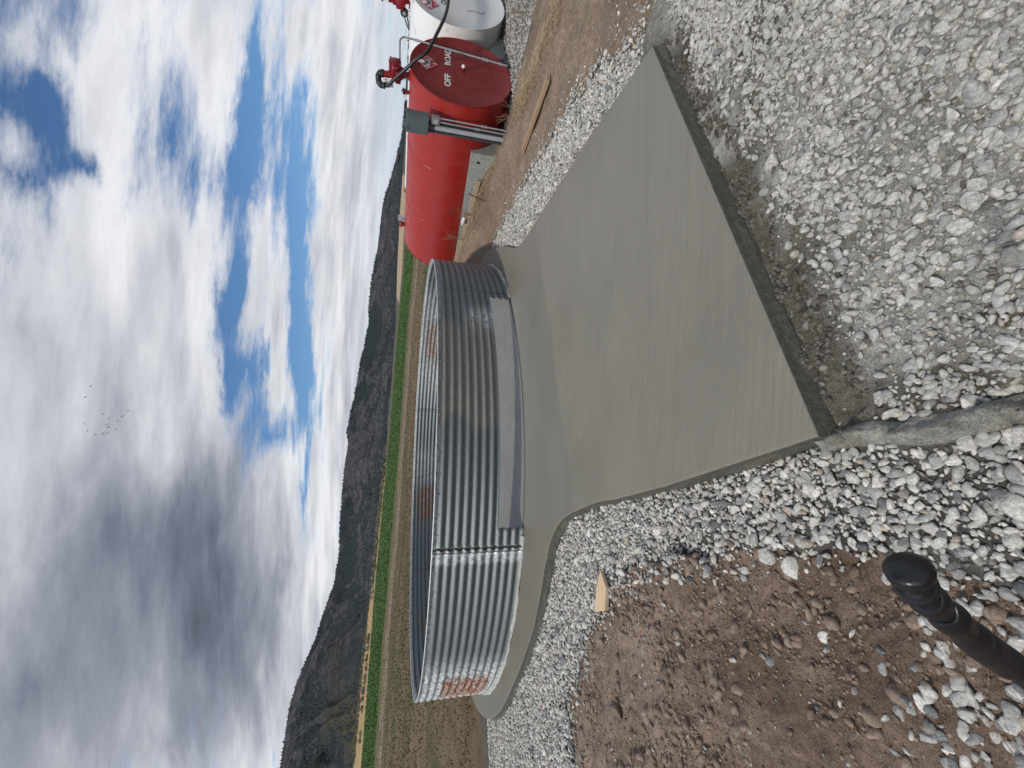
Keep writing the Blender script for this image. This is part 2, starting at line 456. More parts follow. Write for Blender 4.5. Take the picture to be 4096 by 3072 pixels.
def m_paint(name, col, faded, chip, rough=.38, nscale=3.0, scr=True):
    m, nt, b = mat_new(name); t = NT(nt)
    obj = t.n('ShaderNodeTexCoord').outputs['Object']
    c = t.mix(t.rng(t.noise(nscale, 5, .6, obj), .3, .75), col, faded)
    c = t.mix(t.math('MULTIPLY', t.rng(t.noise(40, 5, .6, obj), .35, .7), .05), c, tuple(x * .6 for x in col))
    if scr:
        s1 = t.rng(t.noise(7, 7, .72, obj, stretch=(1, .45, 1.0)), .615, .64)
        s2 = t.rng(t.noise(2.2, 3, .5, obj), .48, .58)
        c = t.mix(t.math('MULTIPLY', s1, s2), c, chip)
    t.put(b.inputs['Base Color'], c)
    t.put(b.inputs['Roughness'], t.rng(t.noise(6, 4, .6, obj), .3, .7, rough - .06, rough + .14))
    t.bump(t.noise(90, 3, .5, obj), .05, .002, b)
    return m
MAT['red'] = m_paint('faded_red_paint', (.32, .016, .011), (.34, .024, .017), (.09, .06, .045))
MAT['redshaded'] = m_paint('shaded_red_paint', (.20, .008, .008), (.24, .018, .016), (.25, .12, .11))  # same tank red, darkened for the weaker light on the end
MAT['redpump'] = simple('red_enamel', (.20, .006, .010), .3, 0, .15, 20)
MAT['white'] = m_paint('white_tank_paint', (.78, .78, .77), (.72, .72, .70), (.45, .36, .27), .42)
MAT['whiteletter'] = simple('white_stencil_paint', (.75, .73, .70), .6, 0, .08, 40)
MAT['black'] = simple('black_rubber', (.018, .019, .021), .42, 0, .25, 30, .15, 200)
MAT['griprubber'] = simple('glossy_black_rubber', (.010, .010, .012), .34, 0, .3, 40, .1, 160)
MAT['blackmetal'] = simple('black_cast_metal', (.03, .032, .028), .5, .3, .3, 30)
MAT['steel'] = simple('dull_zinc_conduit', (.48, .50, .51), .42, .75, .12, 30)
MAT['greybox'] = simple('grey_enamel', (.085, .105, .112), .45, 0, .1, 8)
MAT['pvc'] = simple('grey_plastic_pipe', (.33, .35, .36), .45, 0, .08, 8)
MAT['strut'] = simple('dark_steel_channel', (.07, .078, .085), .5, .4, .2, 12)
MAT['clear'] = simple('smoked_plastic', (.22, .20, .19), .25, 0, .15, 10)
MAT['placard'] = simple('crimson_placard', (.42, .018, .055), .4, 0, .06, 6)
MAT['placardwhite'] = simple('placard_white', (.78, .76, .76), .5, 0, .04, 6)
MAT['ink'] = simple('black_ink', (.02, .02, .025), .6, 0, .1, 6)
MAT['block'] = simple('weathered_concrete', (.30, .305, .28), .9, 0, .35, 30, .9, 70)
MAT['seal'] = simple('grey_sealant', (.46, .45, .42), .8, 0, .25, 25, .6, 60)
MAT['rustbolt'] = simple('dull_bolt', (.30, .31, .31), .5, .6, .2, 40)
MAT['rimbolt'] = simple('pale_bolt', (.45, .46, .46), .5, .5, .2, 40)
MAT['tar'] = simple('rusty_seam_tar', (.045, .030, .022), .75, 0, .5, 60, .6, 80)
MAT['straw'] = simple('dry_straw', (.48, .36, .20), .9, 0, .3, 6)
MAT['twig'] = simple('dry_twig', (.26, .15, .10), .9, 0, .3, 30)
MAT['root'] = simple('pale_root', (.20, .14, .085), .9, 0, .25, 30)
MAT['bird'] = simple('grey_feather', (.16, .16, .17), .8)
MAT['plastic'] = simple('white_plastic', (.7, .7, .7), .4)
MAT['rust'] = simple('rusty_steel', (.10, .065, .05), .8, .2, .4, 30)
def m_wood(name, c1, c2, axis):
    m, nt, b = mat_new(name); t = NT(nt)
    obj = t.n('ShaderNodeTexCoord').outputs['Object']
    st = [14, 14, 14]; st[axis] = .9
    f = t.noise(5, 6, .6, obj, stretch=tuple(st), distort=.3)
    t.put(b.inputs['Base Color'], t.ramp(f, [(.25, c1), (.7, c2)]))
    b.inputs['Roughness'].default_value = .8
    t.bump(f, .25, .004, b); return m
MAT['wood'] = m_wood('weathered_pine', (.26, .165, .10), (.42, .29, .19), 1)
MAT['newwood'] = m_wood('fresh_pine', (.55, .38, .22), (.70, .53, .34), 1)
MAT['oldwood'] = m_wood('grey_board', (.30, .24, .17), (.45, .37, .27), 1)
MAT['crop'] = simple('green_crop', (.068, .118, .030), .8, 0, .35, 2)
MAT['field'] = simple('stubble', (.20, .15, .085), .95, 0, .4, 1)
MAT['sage'] = simple('sagebrush', (.135, .14, .10), .95, 0, .4, 1)
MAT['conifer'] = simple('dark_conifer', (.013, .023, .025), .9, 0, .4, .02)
def m_mountain():  # slope colours darkened for cloud shade and blued in place of haze
    m, nt, b = mat_new('mountain_slope'); t = NT(nt)
    obj = t.n('ShaderNodeTexCoord').outputs['Object']
    sepc = t.n('ShaderNodeSeparateColor'); nt.links.new(t.attr('Col'), sepc.inputs[0])
    forest = sepc.outputs[0]
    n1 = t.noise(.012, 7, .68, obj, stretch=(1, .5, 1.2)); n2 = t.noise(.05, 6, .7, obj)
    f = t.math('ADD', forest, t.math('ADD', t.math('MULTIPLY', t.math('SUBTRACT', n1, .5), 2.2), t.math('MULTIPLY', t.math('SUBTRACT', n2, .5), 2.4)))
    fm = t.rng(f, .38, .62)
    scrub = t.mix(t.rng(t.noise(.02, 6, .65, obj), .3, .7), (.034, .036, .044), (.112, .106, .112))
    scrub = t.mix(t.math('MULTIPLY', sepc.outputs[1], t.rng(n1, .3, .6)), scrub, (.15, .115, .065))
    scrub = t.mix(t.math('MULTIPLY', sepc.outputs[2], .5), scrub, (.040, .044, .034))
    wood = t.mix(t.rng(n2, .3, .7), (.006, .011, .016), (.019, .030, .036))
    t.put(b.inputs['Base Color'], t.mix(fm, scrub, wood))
    b.inputs['Roughness'].default_value = 1.0; b.inputs['Specular IOR Level'].default_value = 0.0
    t.bump(t.math('ADD', n1, n2), .7, 12.0, b)
    return m
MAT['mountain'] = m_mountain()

# ------------------------------------------------------------------ site plan
BIN = np.array([-1.759, 9.618]); BR, BH = 4.2, 1.153
PADR = 4.55
TL = np.array([5.603, 7.997]); TA = .407                       # red tank: middle of its near end, heading
T_ = np.array([math.cos(TA), math.sin(TA)]); A_ = np.array([-math.sin(TA), math.cos(TA)])
def arc(a0, a1, n, r=PADR): return [(BIN[0] + r * math.cos(R_(a0 + (a1 - a0) * i / n)), BIN[1] + r * math.sin(R_(a0 + (a1 - a0) * i / n))) for i in range(n + 1)]
right_c = smooth_path([(2.09, 6.15, 0), (2.085, 6.45, 0), (2.16, 6.78, 0), (2.30, 7.2, 0), (2.43, 7.62, 0), (2.545, 8.1, 0)], 4)
left_c = smooth_path([(-4.50, 5.98, 0), (-3.64, 5.36, 0), (-2.89, 4.90, 0), (-2.42, 4.70, 0), (-1.95, 4.55, 0), (-1.62, 4.40, 0), (-1.38, 4.18, 0), (-1.22, 3.93, 0), (-1.07, 3.62, 0), (-.94, 3.33, 0), (-.84, 3.04, 0)], 4)
A_PT, B_PT = (2.44, 2.81), (-.15, 1.39)
def seg(a, b, n): return [(a[0] + (b[0] - a[0]) * i / n, a[1] + (b[1] - a[1]) * i / n) for i in range(n)]
PAD = seg(B_PT, A_PT, 24) + seg(A_PT, (2.37, 3.88), 8) + seg((2.37, 3.88), (2.09, 6.15), 12) + [(v.x, v.y) for v in right_c] + arc(-17, 233, 120) + [(v.x, v.y) for v in left_c] + seg((-.84, 3.04), (-.58, 2.38), 6)[1:] + seg((-.58, 2.38), B_PT, 8)
def off_poly(poly, d):
    n = len(poly); out = []
    for i in range(n):
        a = Vector(poly[i - 1]); p = Vector(poly[i]); c = Vector(poly[(i + 1) % n])
        e1 = (p - a).normalized(); e2 = (c - p).normalized()
        n1 = Vector((e1.y, -e1.x)); n2 = Vector((e2.y, -e2.x)); nn = (n1 + n2)
        nn = nn / max(.3, (1 + n1.dot(n2)))
        out.append((p.x + nn.x * d, p.y + nn.y * d))
    return out
PAD_IN, PAD_OUT = off_poly(PAD, -.06), off_poly(PAD, .012)
GRAVEL = [(-6.05, 8.3), (-6.7, 7.6), (-7.2, 6.4), (-5.2, 4.4), (-3.6, 3.75), (-3.08, 3.93), (-2.45, 3.62), (-1.71, 3.29), (-1.24, 2.89), (-1.0, 2.4), (-.80, 1.9), (-.69, 1.6), (-.57, 1.26), (-.50, .84), (-.46, .4), (-.6, -.6),
 (6, -.6), (6, 1.6), (3.6, 2.6), (2.79, 2.81), (2.85, 3.2), (3.06, 4.0), (3.14, 4.74), (3.07, 5.56), (3.12, 7.0), (3.09, 8.01), (2.98, 8.7), (2.75, 9.5), (-1.76, 9.62), (-5.6, 8.6)]
SLURRY = [(-.15, 1.39), (-.2, 1.6), (2.3, 3.2), (3.4, 2.9), (6, 1.4), (6, -.6), (.16, -.6), (.10, .5), (.08, .86), (.0, 1.03), (-.06, 1.24)]
def tank_ts(x, y): dx, dy = x - TL[0], y - TL[1]; return dx * T_[0] + dy * T_[1], dx * A_[0] + dy * A_[1]
AZT = np.array([-60, -40.4, -30.6, -25.6, -14.4, -8.3, 6.8, 13.5, 20.5, 30, 60.])
EL90 = np.array([1.0, .91, .81, .61, .25, .05, -.26, -.60, -.60, -.6, -.6])
EL140 = np.array([2.2, 2.10, 2.02, 1.98, 1.61, 1.28, .86, .45, .42, .4, .4])
EL300 = np.array([3.0, 2.86, 2.73, 2.38, 1.94, 1.55, 1.14, 1.28, 1.22, .9, .8])
def masks(x, y):
    nx, ny = fbm(x * 2.3, y * 2.3, 3, 5) * .35, fbm(x * 2.3 + 40, y * 2.3, 3, 6) * .35
    near = np.clip(np.hypot(x, y) / 4, .35, 1)
    px, py = x + nx * near, y + ny * near
    grav = pip(px, py, GRAVEL)
    t, s = tank_ts(px, py)
    gt = (t > -.55) & (t < 6) & (s > -1.25 - .12 * t) & (s < .9)
    slur = pip(x + nx * .15, y + ny * .15, SLURRY)
    return grav, gt, slur
def ridge_d(x, y):
    pts = np.array([(-.17, 1.42), (-.12, 1.24), (-.075, 1.03), (-.01, .86), (.06, .6), (.10, .2)])
    x = x + fbm(x * 9, y * 9, 2, 62) * .03
    dmin = np.full(x.shape, 9.)
    for i in range(len(pts) - 1):
        p0, p1 = pts[i], pts[i + 1]; d = p1 - p0
        tt = np.clip(((x - p0[0]) * d[0] + (y - p0[1]) * d[1]) / (d @ d), 0, 1)
        dmin = np.minimum(dmin, np.hypot(x - p0[0] - tt * d[0], y - p0[1] - tt * d[1]))
    return dmin
def gz(x, y):
    x = np.asarray(x, float); y = np.asarray(y, float)
    r = np.hypot(x, y); a = np.degrees(np.arctan2(x, y)); ac = np.clip(a, -60, 60)
    z90 = CAMZ + 90 * np.tan(np.radians(np.interp(ac, AZT, EL90))); z140 = CAMZ + 140 * np.tan(np.radians(np.interp(ac, AZT, EL140)))
    z300 = CAMZ + 300 * np.tan(np.radians(np.interp(ac, AZT, EL300)))
    z = np.full(r.shape, -.1)
    def lerp(r0, z0, r1, z1): return z0 + (z1 - z0) * np.clip((r - r0) / (r1 - r0), 0, 1)
    far = np.where(r < 90, lerp(14, -.1, 90, z90), np.where(r < 140, lerp(90, z90, 140, z140), lerp(140, z140, 300, z300)))
    far = np.where(r > 300, z300 - np.clip((r - 300) / 100, 0, 1) * 2, far)
    w = 1 - sstep(60, 95, np.abs(a))
    z = np.where(r > 14, -.1 + (far + .1) * w, z)
    grav, gt, slur = masks(x, y)
    nr = r < 18
    # soil bank on the left: lumps and a low ledge
    soil = (~grav) & (x < 1.5) & nr
    lump = fbm(x * 1.4, y * 1.4, 4, 31) * .20 + fbm(x * 9, y * 9, 5, 32, .6) * .07 + np.abs(fbm(x * 4, y * 4, 3, 33)) * .05
    bank = .14 * np.exp(-(((x + 2.9) / .9) ** 2 + ((y - 2.9) / .75) ** 2)) + .07 * np.exp(-(((x + 1.6) / .6) ** 2 + ((y - 2.0) / .8) ** 2))
    z = np.where(soil, z + np.where(r < 9, lump + bank - .045, lump * .4), z)
    z = np.where(grav & nr, z + fbm(x * 3, y * 3, 3, 41) * .05 - .012, z)
    # cement-caked ground in front of the apron
    cake = fbm(x * 7, y * 7, 5, 51, .62) * .07
    fd = -((x - B_PT[0]) * (-.481) + (y - B_PT[1]) * .877)
    trench = -.035 * np.exp(-((fd - .10) / .09) ** 2)
    z = np.where(slur, -.085 + cake + trench, z)
    # ridge of hardened slurry running on from the apron's left edge
    dmin = ridge_d(x, y)
    ridge = np.exp(-(dmin / .036) ** 2) * (.078 + fbm(x * 17, y * 17, 5, 61, .65) * .13)
    z = np.where(dmin < .10, np.maximum(z, -.105 + ridge), z)
    # right-hand dirt, banked up against the tank's cradle
    t, s = tank_ts(x, y)
    rd = (~grav) & (x >= 1.5) & nr
    z = np.where(rd, z + fbm(x * 1.8, y * 1.8, 4, 71) * .06 + fbm(x * 11, y * 11, 3, 72) * .02, z)
    hgt = np.interp(s, [.2, .8, 1.3, 1.7, 3.0, 4.5, 6], [0, .09, .27, .33, .45, .5, .3])
    wt = sstep(-2.1, -1.15, t) * (1 - sstep(-.6, .4, t))
    z = np.where(nr, z + hgt * wt * (s > .2), z)
    z = np.where(nr & (t > -1.6) & (t < -.9) & (s > -.2) & (s < .9), z + .10 * sstep(-1.6, -1.2, t) * sstep(-.2, .25, s) * (1 - sstep(.6, .9, s)), z)
    z = np.where(r > 9, z + fbm(x * .9, y * .9, 3, 81) * .10 * sstep(9, 13, r), z)
    ins = pip(x, y, PAD_IN)
    z = np.where(ins, -.2, z)
    return z
def ground_col(x, y):
    r = np.hypot(x, y); a = np.degrees(np.arctan2(x, y)); n = x.shape
    c = np.zeros((*n, 3))
    n1, n2, n3 = fbm(x * .35, y * .35, 4, 91), fbm(x * 1.1, y * 3.2, 4, 92), fbm(x * 6, y * 6, 3, 93)
    def put(m, col): c[m] = np.asarray(col) if np.ndim(col) == 1 else col[m]
    def two(f, c1, c2): f = np.clip(f, 0, 1)[..., None]; return np.asarray(c1) * (1 - f) + np.asarray(c2) * f
    dirtL = two(.5 + n1 * 1.6 + n3 * 1.0, (.175, .122, .091), (.325, .246, .190))
    dirtR = two(.5 + n1 + n3, (.20, .148, .105), (.33, .25, .185))
    c[:] = dirtL
    put(x > 1.8, dirtR)
    fld = two(.5 + n2 * 1.5 + fbm(x * .08, y * .08, 3, 94) * 1.2, (.120, .084, .050), (.175, .130, .078))
    grn = fbm(x * .12, y * .3, 4, 95) + fbm(x * .9, y * .9, 3, 96) * .6
    fld = two((grn + .02) * 4, fld, (.088, .085, .034))
    lat = x * .15 + y
    m = (r + fbm(x * .4, y * .4, 3, 97) * 3 > np.where(a < 8, np.where(a < -30, 9.4, 11), 13.5))
    put(m, fld)
    rt = r + fbm(np.degrees(np.arctan2(x, y)) * .12, r * 0, 2, 98) * 8
    put((rt > 60) & (rt < 84), two(.5 + n2 * 2, (.12, .105, .045), (.17, .125, .075)))
    put((rt > 62) & (rt < 66), (.27, .22, .165)); put((rt > 70) & (rt < 73), (.29, .24, .18)); put((rt > 85) & (rt <= 89), (.14, .095, .06))
    r2 = r + fbm(a * .3, r * .02, 3, 99) * 8
    put((r2 > 88) & (r2 < 141), two(.5 + fbm(x * .05, y * .2, 3, 100) * 1.6, (.052, .100, .022), (.072, .130, .032)))
    tan = two(.5 + fbm(x * .05, y * .12, 4, 101) * 2, (.30, .205, .10), (.42, .30, .15))
    put((r2 > 141) & (a < -10), tan)
    put((r2 > 141) & (a >= -10), two(.5 + n1 * 2, (.085, .085, .055), (.125, .115, .08)))
    put((r > 165) & (r < 292 + n1 * 20) & (a > 9.4 + .006 * (r - 165)) & (a < 24), two(.5 + n1, (.36, .27, .17), (.42, .32, .21)))
    put((r > 300), (.10, .09, .075))
    grav, gt, slur = masks(x, y); nr = r < 18
    put(grav & nr, two(.5 + n3, (.085, .08, .07), (.145, .136, .12)))
    put(gt & nr & ~grav, (.17, .15, .13))
    wet = fbm(x * 2.1, y * 2.1, 4, 111) + .35 * np.exp(-np.maximum(0, -((x - B_PT[0]) * (-.481) + (y - B_PT[1]) * .877)) / .25)
    put(slur, two((wet - .05) * 3.0, (.385, .375, .335), (.13, .12, .095)))
    brown = fbm(x * 3.3, y * 3.3, 3, 112)
    put(slur & (brown > .26), (.15, .118, .09))
    put(ridge_d(x, y) < .042, two(.5 + n3 * 1.5, (.22, .21, .175), (.38, .37, .33)))
    return c

# ------------------------------------------------------------------ ground sheet (one polar sheet out to the horizon)
rad = np.concatenate([[.02, .12, .2], .28 * 1.0115 ** np.arange(0, int(math.log(40 / .28) / math.log(1.0115))), 40 * 1.028 ** np.arange(0, int(math.log(420 / 40) / math.log(1.028)) + 1), [480, 700, 1200, 2500, 5000, 9000, 16000]])
azs = np.concatenate([np.arange(-180, -56, 6.2), np.arange(-56, 52, .36), np.arange(52, 180, 6.2)])
AZg, Rg = np.meshgrid(np.radians(azs), rad)
X, Y = Rg * np.sin(AZg), Rg * np.cos(AZg)
Z = gz(X, Y); Cc = ground_col(X, Y)
nr_, na_ = X.shape
ii, jj = np.meshgrid(np.arange(nr_ - 1), np.arange(na_), indexing='ij')
j2 = (jj + 1) % na_
F = np.stack([ii * na_ + jj, (ii + 1) * na_ + jj, (ii + 1) * na_ + j2, ii * na_ + j2], -1).reshape(-1, 4)[:, ::-1]
me = np_mesh('ground', np.stack([X, Y, Z], -1).reshape(-1, 3), F, True, Cc.reshape(-1, 3))
tag(link_mesh('ground', me, MAT['ground']), 'brown soil and ploughed ground running out to the hills', None, None, 'structure')

# gravel bed: the grey fines under the loose stones, a sheet just above the soil
mid = F[:, 0]
gx, gy = X.reshape(-1), Y.reshape(-1); gzv = Z.reshape(-1)
cx_, cy_ = gx[F].mean(1), gy[F].mean(1)
gv, gtk, sl = masks(cx_, cy_)
keep = (gv | sl) & (np.hypot(cx_, cy_) < 14) & ~pip(cx_, cy_, PAD_IN) & (np.hypot(cx_, cy_) > .15)
Fk = F[keep]; used, invi = np.unique(Fk, return_inverse=True)
Vk = np.stack([gx[used], gy[used], gzv[used] + .004], -1)
me = np_mesh('gravel_bed', Vk, invi.reshape(-1, 4), True, Cc.reshape(-1, 3)[used])
gravel_bed = tag(link_mesh('gravel_bed', me, MAT['ground']), 'grey gravel bed laid round the concrete pad', None, None, 'structure')

# ------------------------------------------------------------------ mountains
SKY_AZ = np.array([-60, -50, -39.5, -38.9, -36.9, -35.1, -33, -31.3, -28.8, -26.7, -24.2, -22.5, -20.6, -17.5, -14.9, -11.6, -8.3, -6.7, -2.7, .8, 6.5, 8.6, 10.8, 15.5, 20.2, 23.8, 27.7, 34, 45, 60.])
SKY_EL = np.array([8.5, 9, 9.2, 9.22, 9.23, 9.21, 8.91, 8.31, 7.52, 7.09, 6.31, 6.18, 6.11, 6.26, 6.32, 6.29, 6.05, 6.27, 5.66, 5.28, 4.32, 4.45, 4.31, 3.65, 3.27, 2.35, 1.33, .9, .7, .6])
ma = np.arange(-62, 58, .13); mt = np.concatenate([np.linspace(0, 1, 110), [1.03, 1.08, 1.16]])
MA, MT = np.meshgrid(ma, mt)
S_, B_ = np.interp(MA, SKY_AZ, SKY_EL), np.interp(MA, AZT, EL300) - .15
warp = fbm(MA * .10, MT * 2.2, 3, 201) * 9
slant = MA + MT * 5
ridg = 1 - np.abs(2 * vn(slant * .20 + warp * .30, MT * .9, 202) - 1)
ridg2 = 1 - np.abs(2 * vn(slant * .62 + warp * .5, MT * 1.5, 203) - 1)
ridg3 = 1 - np.abs(2 * vn(slant * 1.9 + warp * .9, MT * 3.5, 204) - 1)
env = np.clip(MT * (1 - MT) * 4, 0, 1)
rel = (ridg - .55) * .9 + (ridg2 - .5) * .5 + (ridg3 - .5) * .22
EL = B_ + (S_ - B_) * (MT ** .92) + rel * env * np.clip((S_ - B_) / 5, .1, 1.2) * .95
EL = EL + (fbm(MA * 2.2, MT * 0 + 3, 3, 205)) * .10 * MT
RR = 300 + MT * 1700 + (ridg - .5) * -160 * env + (ridg2 - .5) * -60 * env
EL = np.where(MT > 1, S_ - (MT - 1) * 30, EL)
MX, MY = RR * np.sin(np.radians(MA)), RR * np.cos(np.radians(MA)); MZ = CAMZ + RR * np.tan(np.radians(EL))
forest = np.clip(.30 + (MT - .35) * .55 + (.5 - ridg) * .9 + (.5 - ridg2) * 1.0 + (.5 - ridg3) * .5 + fbm(slant * .16, MT * 3, 3, 206) * 1.5, 0, 1)
forest = np.where(MA > 9, forest * .75, forest)
tanm = np.clip((-MA - 24) / 8, 0, 1) * np.clip((.55 - MT) * 3, 0, 1) * np.clip((ridg - .6) * 4, 0, 1)
gren = np.clip((-MA - 24) / 8, 0, 1) * np.clip((.75 - MT) * 3, 0, 1)
nr2, na2 = MA.shape
ii, jj = np.meshgrid(np.arange(nr2 - 1), np.arange(na2 - 1), indexing='ij')
Fm = np.stack([ii * na2 + jj, ii * na2 + jj + 1, (ii + 1) * na2 + jj + 1, (ii + 1) * na2 + jj], -1).reshape(-1, 4)
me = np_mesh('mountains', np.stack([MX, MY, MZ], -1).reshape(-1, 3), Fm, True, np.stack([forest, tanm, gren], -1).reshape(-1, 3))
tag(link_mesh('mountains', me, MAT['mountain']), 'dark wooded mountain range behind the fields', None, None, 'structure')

def cones(P, H, W, sides=5):
    n = len(P); k = sides + 1
    V = np.zeros((n, k, 3)); F_ = np.zeros((n, sides, 3), int)
    ph = RNG.uniform(0, 6.28, n)
    for i in range(sides):
        a = ph + 2 * math.pi * i / sides
        V[:, i, 0] = P[:, 0] + np.cos(a) * W; V[:, i, 1] = P[:, 1] + np.sin(a) * W; V[:, i, 2] = P[:, 2] - H * .08
    V[:, sides] = P; V[:, sides, 2] += H
    base = np.arange(n) * k
    for i in range(sides): F_[:, i] = np.stack([base + i, base + (i + 1) % sides, base + sides], -1)
    return V.reshape(-1, 3), F_.reshape(-1, 3)
pf = (forest * (.4 + .6 * (MT > .3)) * (MT <= 1.0)).ravel() ** 2
crest = ((MT > .97) & (MT <= 1.0) & (MA < 12)).ravel()
pick = RNG.choice(pf.size, 22000, p=pf / pf.sum()); cp = RNG.choice(np.nonzero(crest)[0], 1100)
pick = np.concatenate([pick, cp]); pick = pick[(MT.ravel()[pick] > .16) & ((MT.ravel()[pick] > .6) | (MA.ravel()[pick] < 12))]
P = np.stack([MX.ravel()[pick], MY.ravel()[pick], MZ.ravel()[pick]], -1) + np.stack([RNG.normal(0, 3, len(pick)), RNG.normal(0, 6, len(pick)), np.full(len(pick), -1.)], -1)
hh = RNG.uniform(3, 7.5, len(pick))
sh_ = RNG.choice(np.nonzero(((MT > .02) & (MT < .7) & (np.abs(MA) < 45)).ravel())[0], 9000)
P = np.concatenate([P, np.stack([MX.ravel()[sh_] + RNG.normal(0, 2, 9000), MY.ravel()[sh_] + RNG.normal(0, 4, 9000), MZ.ravel()[sh_] - .6], -1)]); hh = np.concatenate([hh, RNG.uniform(1.2, 3.6, 9000)])
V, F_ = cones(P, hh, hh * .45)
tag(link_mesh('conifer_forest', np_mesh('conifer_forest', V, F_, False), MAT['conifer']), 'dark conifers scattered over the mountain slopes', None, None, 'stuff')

# ------------------------------------------------------------------ field vegetation
def blades(P, H, W, lean=.4, seed=1, tip=0.0):
    g = np.random.default_rng(seed); n = len(P)
    a = g.uniform(0, 6.28, n); l = g.uniform(0, 6.28, n); ln = g.uniform(0, lean, n) * H
    V = np.zeros((n, 3, 3))
    V[:, 0] = P; V[:, 1] = P; V[:, 2] = P
    V[:, 0, 0] -= np.cos(a) * W; V[:, 0, 1] -= np.sin(a) * W; V[:, 1, 0] += np.cos(a) * W; V[:, 1, 1] += np.sin(a) * W
    V[:, 2, 0] += np.cos(l) * ln; V[:, 2, 1] += np.sin(l) * ln; V[:, 2, 2] += H
    return V.reshape(-1, 3), np.arange(n * 3).reshape(-1, 3)
def polar_pts(n, r0, r1, a0, a1, seed, p=.5):
    g = np.random.default_rng(seed)
    r = r0 * (r1 / r0) ** g.uniform(0, 1, n); a = np.radians(g.uniform(a0, a1, n))
    x, y = r * np.sin(a), r * np.cos(a); return x, y, r
x, y, r = polar_pts(26000, 90, 139, -52, 26, 3)
H = RNG.uniform(.10, .28, len(x))
V, F_ = blades(np.stack([x, y, gz(x, y)], -1), H, H * .8, .8, 4)
tag(link_mesh('green_crop', np_mesh('green_crop', V, F_, False), MAT['crop']), 'band of bright green crop across the valley', None, None, 'stuff')
x, y, r = polar_pts(42000, 10, 84, -56, 22, 5)
ok = ~pip(x, y, off_poly(PAD, .3)) & ~masks(x, y)[0] & (np.hypot(x - BIN[0], y - BIN[1]) > 4.7) & (fbm(x * .4, y * .4, 3, 97) * 3 + r > 11)
t_, s_ = tank_ts(x, y); ok &= ~((t_ > -2.2) & (t_ < 5) & (s_ < 6))
x, y, r = x[ok], y[ok], r[ok]
H = RNG.uniform(.02, .07, len(x)) * np.clip(r / 14, .8, 2.4)
grn = fbm(x * .12, y * .3, 4, 95) + fbm(x * .9, y * .9, 3, 96) * .6 > .03
P = np.stack([x, y, gz(x, y)], -1)
V, F_ = blades(P[~grn], H[~grn], H[~grn] * .35, 1.6, 6)
tag(link_mesh('field_stubble', np_mesh('field_stubble', V, F_, False), MAT['field']), 'short dry stubble over the brown field', None, None, 'stuff')
gsel = P[grn]; V, F_ = blades(gsel, H[grn] * .6, H[grn] * .4, 1.6, 7)
MAT['weedgreen'] = simple('olive_weeds', (.095, .092, .040), .9, 0, .4, 1)
tag(link_mesh('field_weeds', np_mesh('field_weeds', V, F_, False), MAT['weedgreen']), 'low olive weeds in patches of the brown field', None, None, 'stuff')
# sagebrush on the foot of the hills
def clumps(P, S, n_leaf, seed):
    g = np.random.default_rng(seed); n = len(P)
    Q = np.repeat(P, n_leaf, 0); SS = np.repeat(S, n_leaf)
    d = g.normal(0, 1, Q.shape); d /= np.linalg.norm(d, axis=1)[:, None]; d[:, 2] = np.abs(d[:, 2]) * .8
    Q = Q + d * (SS * g.uniform(.4, 1, len(SS)))[:, None]
    V = Q[:, None] + g.normal(0, 1, (len(Q), 3, 3)) * (SS * .35)[:, None, None]
    return V.reshape(-1, 3), np.arange(len(Q) * 3).reshape(-1, 3)
x, y, r = polar_pts(2600, 150, 305, -52, -8, 8)
dn = fbm(x * .03, y * .03, 3, 121) + (r - 220) / 400
ok = dn > .10; x, y, r = x[ok], y[ok], r[ok]
V, F_ = clumps(np.stack([x, y, gz(x, y)], -1), RNG.uniform(.5, 1.2, len(x)), 12, 9)
tag(link_mesh('sagebrush', np_mesh('sagebrush', V, F_, False), MAT['sage']), 'grey green sagebrush at the foot of the hills', None, None, 'stuff')

# ------------------------------------------------------------------ concrete pad and apron
def ring_mesh(rings):
    V = []; Fq = []; n = len(rings[0][0])
    for poly, z in rings: V += [(p_[0], p_[1], z) for p_ in poly]
    for i in range(len(rings) - 1):
        for k in range(n): Fq.append((i * n + k, i * n + (k + 1) % n, (i + 1) * n + (k + 1) % n, (i + 1) * n + k))
    return V, Fq
def rough_poly(poly, d, amp, seed):
    q = off_poly(poly, d); a = np.array(q); k = fbm(a[:, 0] * 9, a[:, 1] * 9, 3, seed) * amp
    b = np.array(off_poly(poly, d + 1.0)); u = (b - a) / np.linalg.norm(b - a, axis=1)[:, None]
    return [tuple(v) for v in a + u * k[:, None]]
pad_r = [(rough_poly(PAD, .03, .06, 171), -.22), (rough_poly(PAD, .018, .030, 172), -.085), (rough_poly(PAD, .005, .010, 173), -.045), (PAD, -.014), (off_poly(PAD, -.003), -.006), (off_poly(PAD, -.009), -.0015), (off_poly(PAD, -.018), 0.0)]
V, Fq = ring_mesh(pad_r)
Fq.append(tuple(range(6 * len(PAD), 7 * len(PAD))))
me = bpy.data.meshes.new('concrete_pad'); me.from_pydata(V, [], Fq); me.materials.append(MAT['concrete'])
bm = bmesh.new(); bm.from_mesh(me)
bmesh.ops.triangulate(bm, faces=[f for f in bm.faces if len(f.verts) > 4]); bmesh.ops.recalc_face_normals(bm, faces=bm.faces[:]); bm.to_mesh(me); bm.free()
pad = tag(link_mesh('concrete_pad', me), 'freshly poured grey concrete pad with a flared apron', None, None, 'structure')
fl = MB()
RI = 4.165
def circ(rr_, n=180): return [(BIN[0] + rr_ * math.cos(2 * math.pi * k / n), BIN[1] + rr_ * math.sin(2 * math.pi * k / n)) for k in range(n)]
V, Fq = ring_mesh([(circ(RI), .001), (circ(RI), .016), (circ(RI - .006), .02), (circ(.02), .02)])
Fq.append(tuple(range(3 * 180, 4 * 180)))
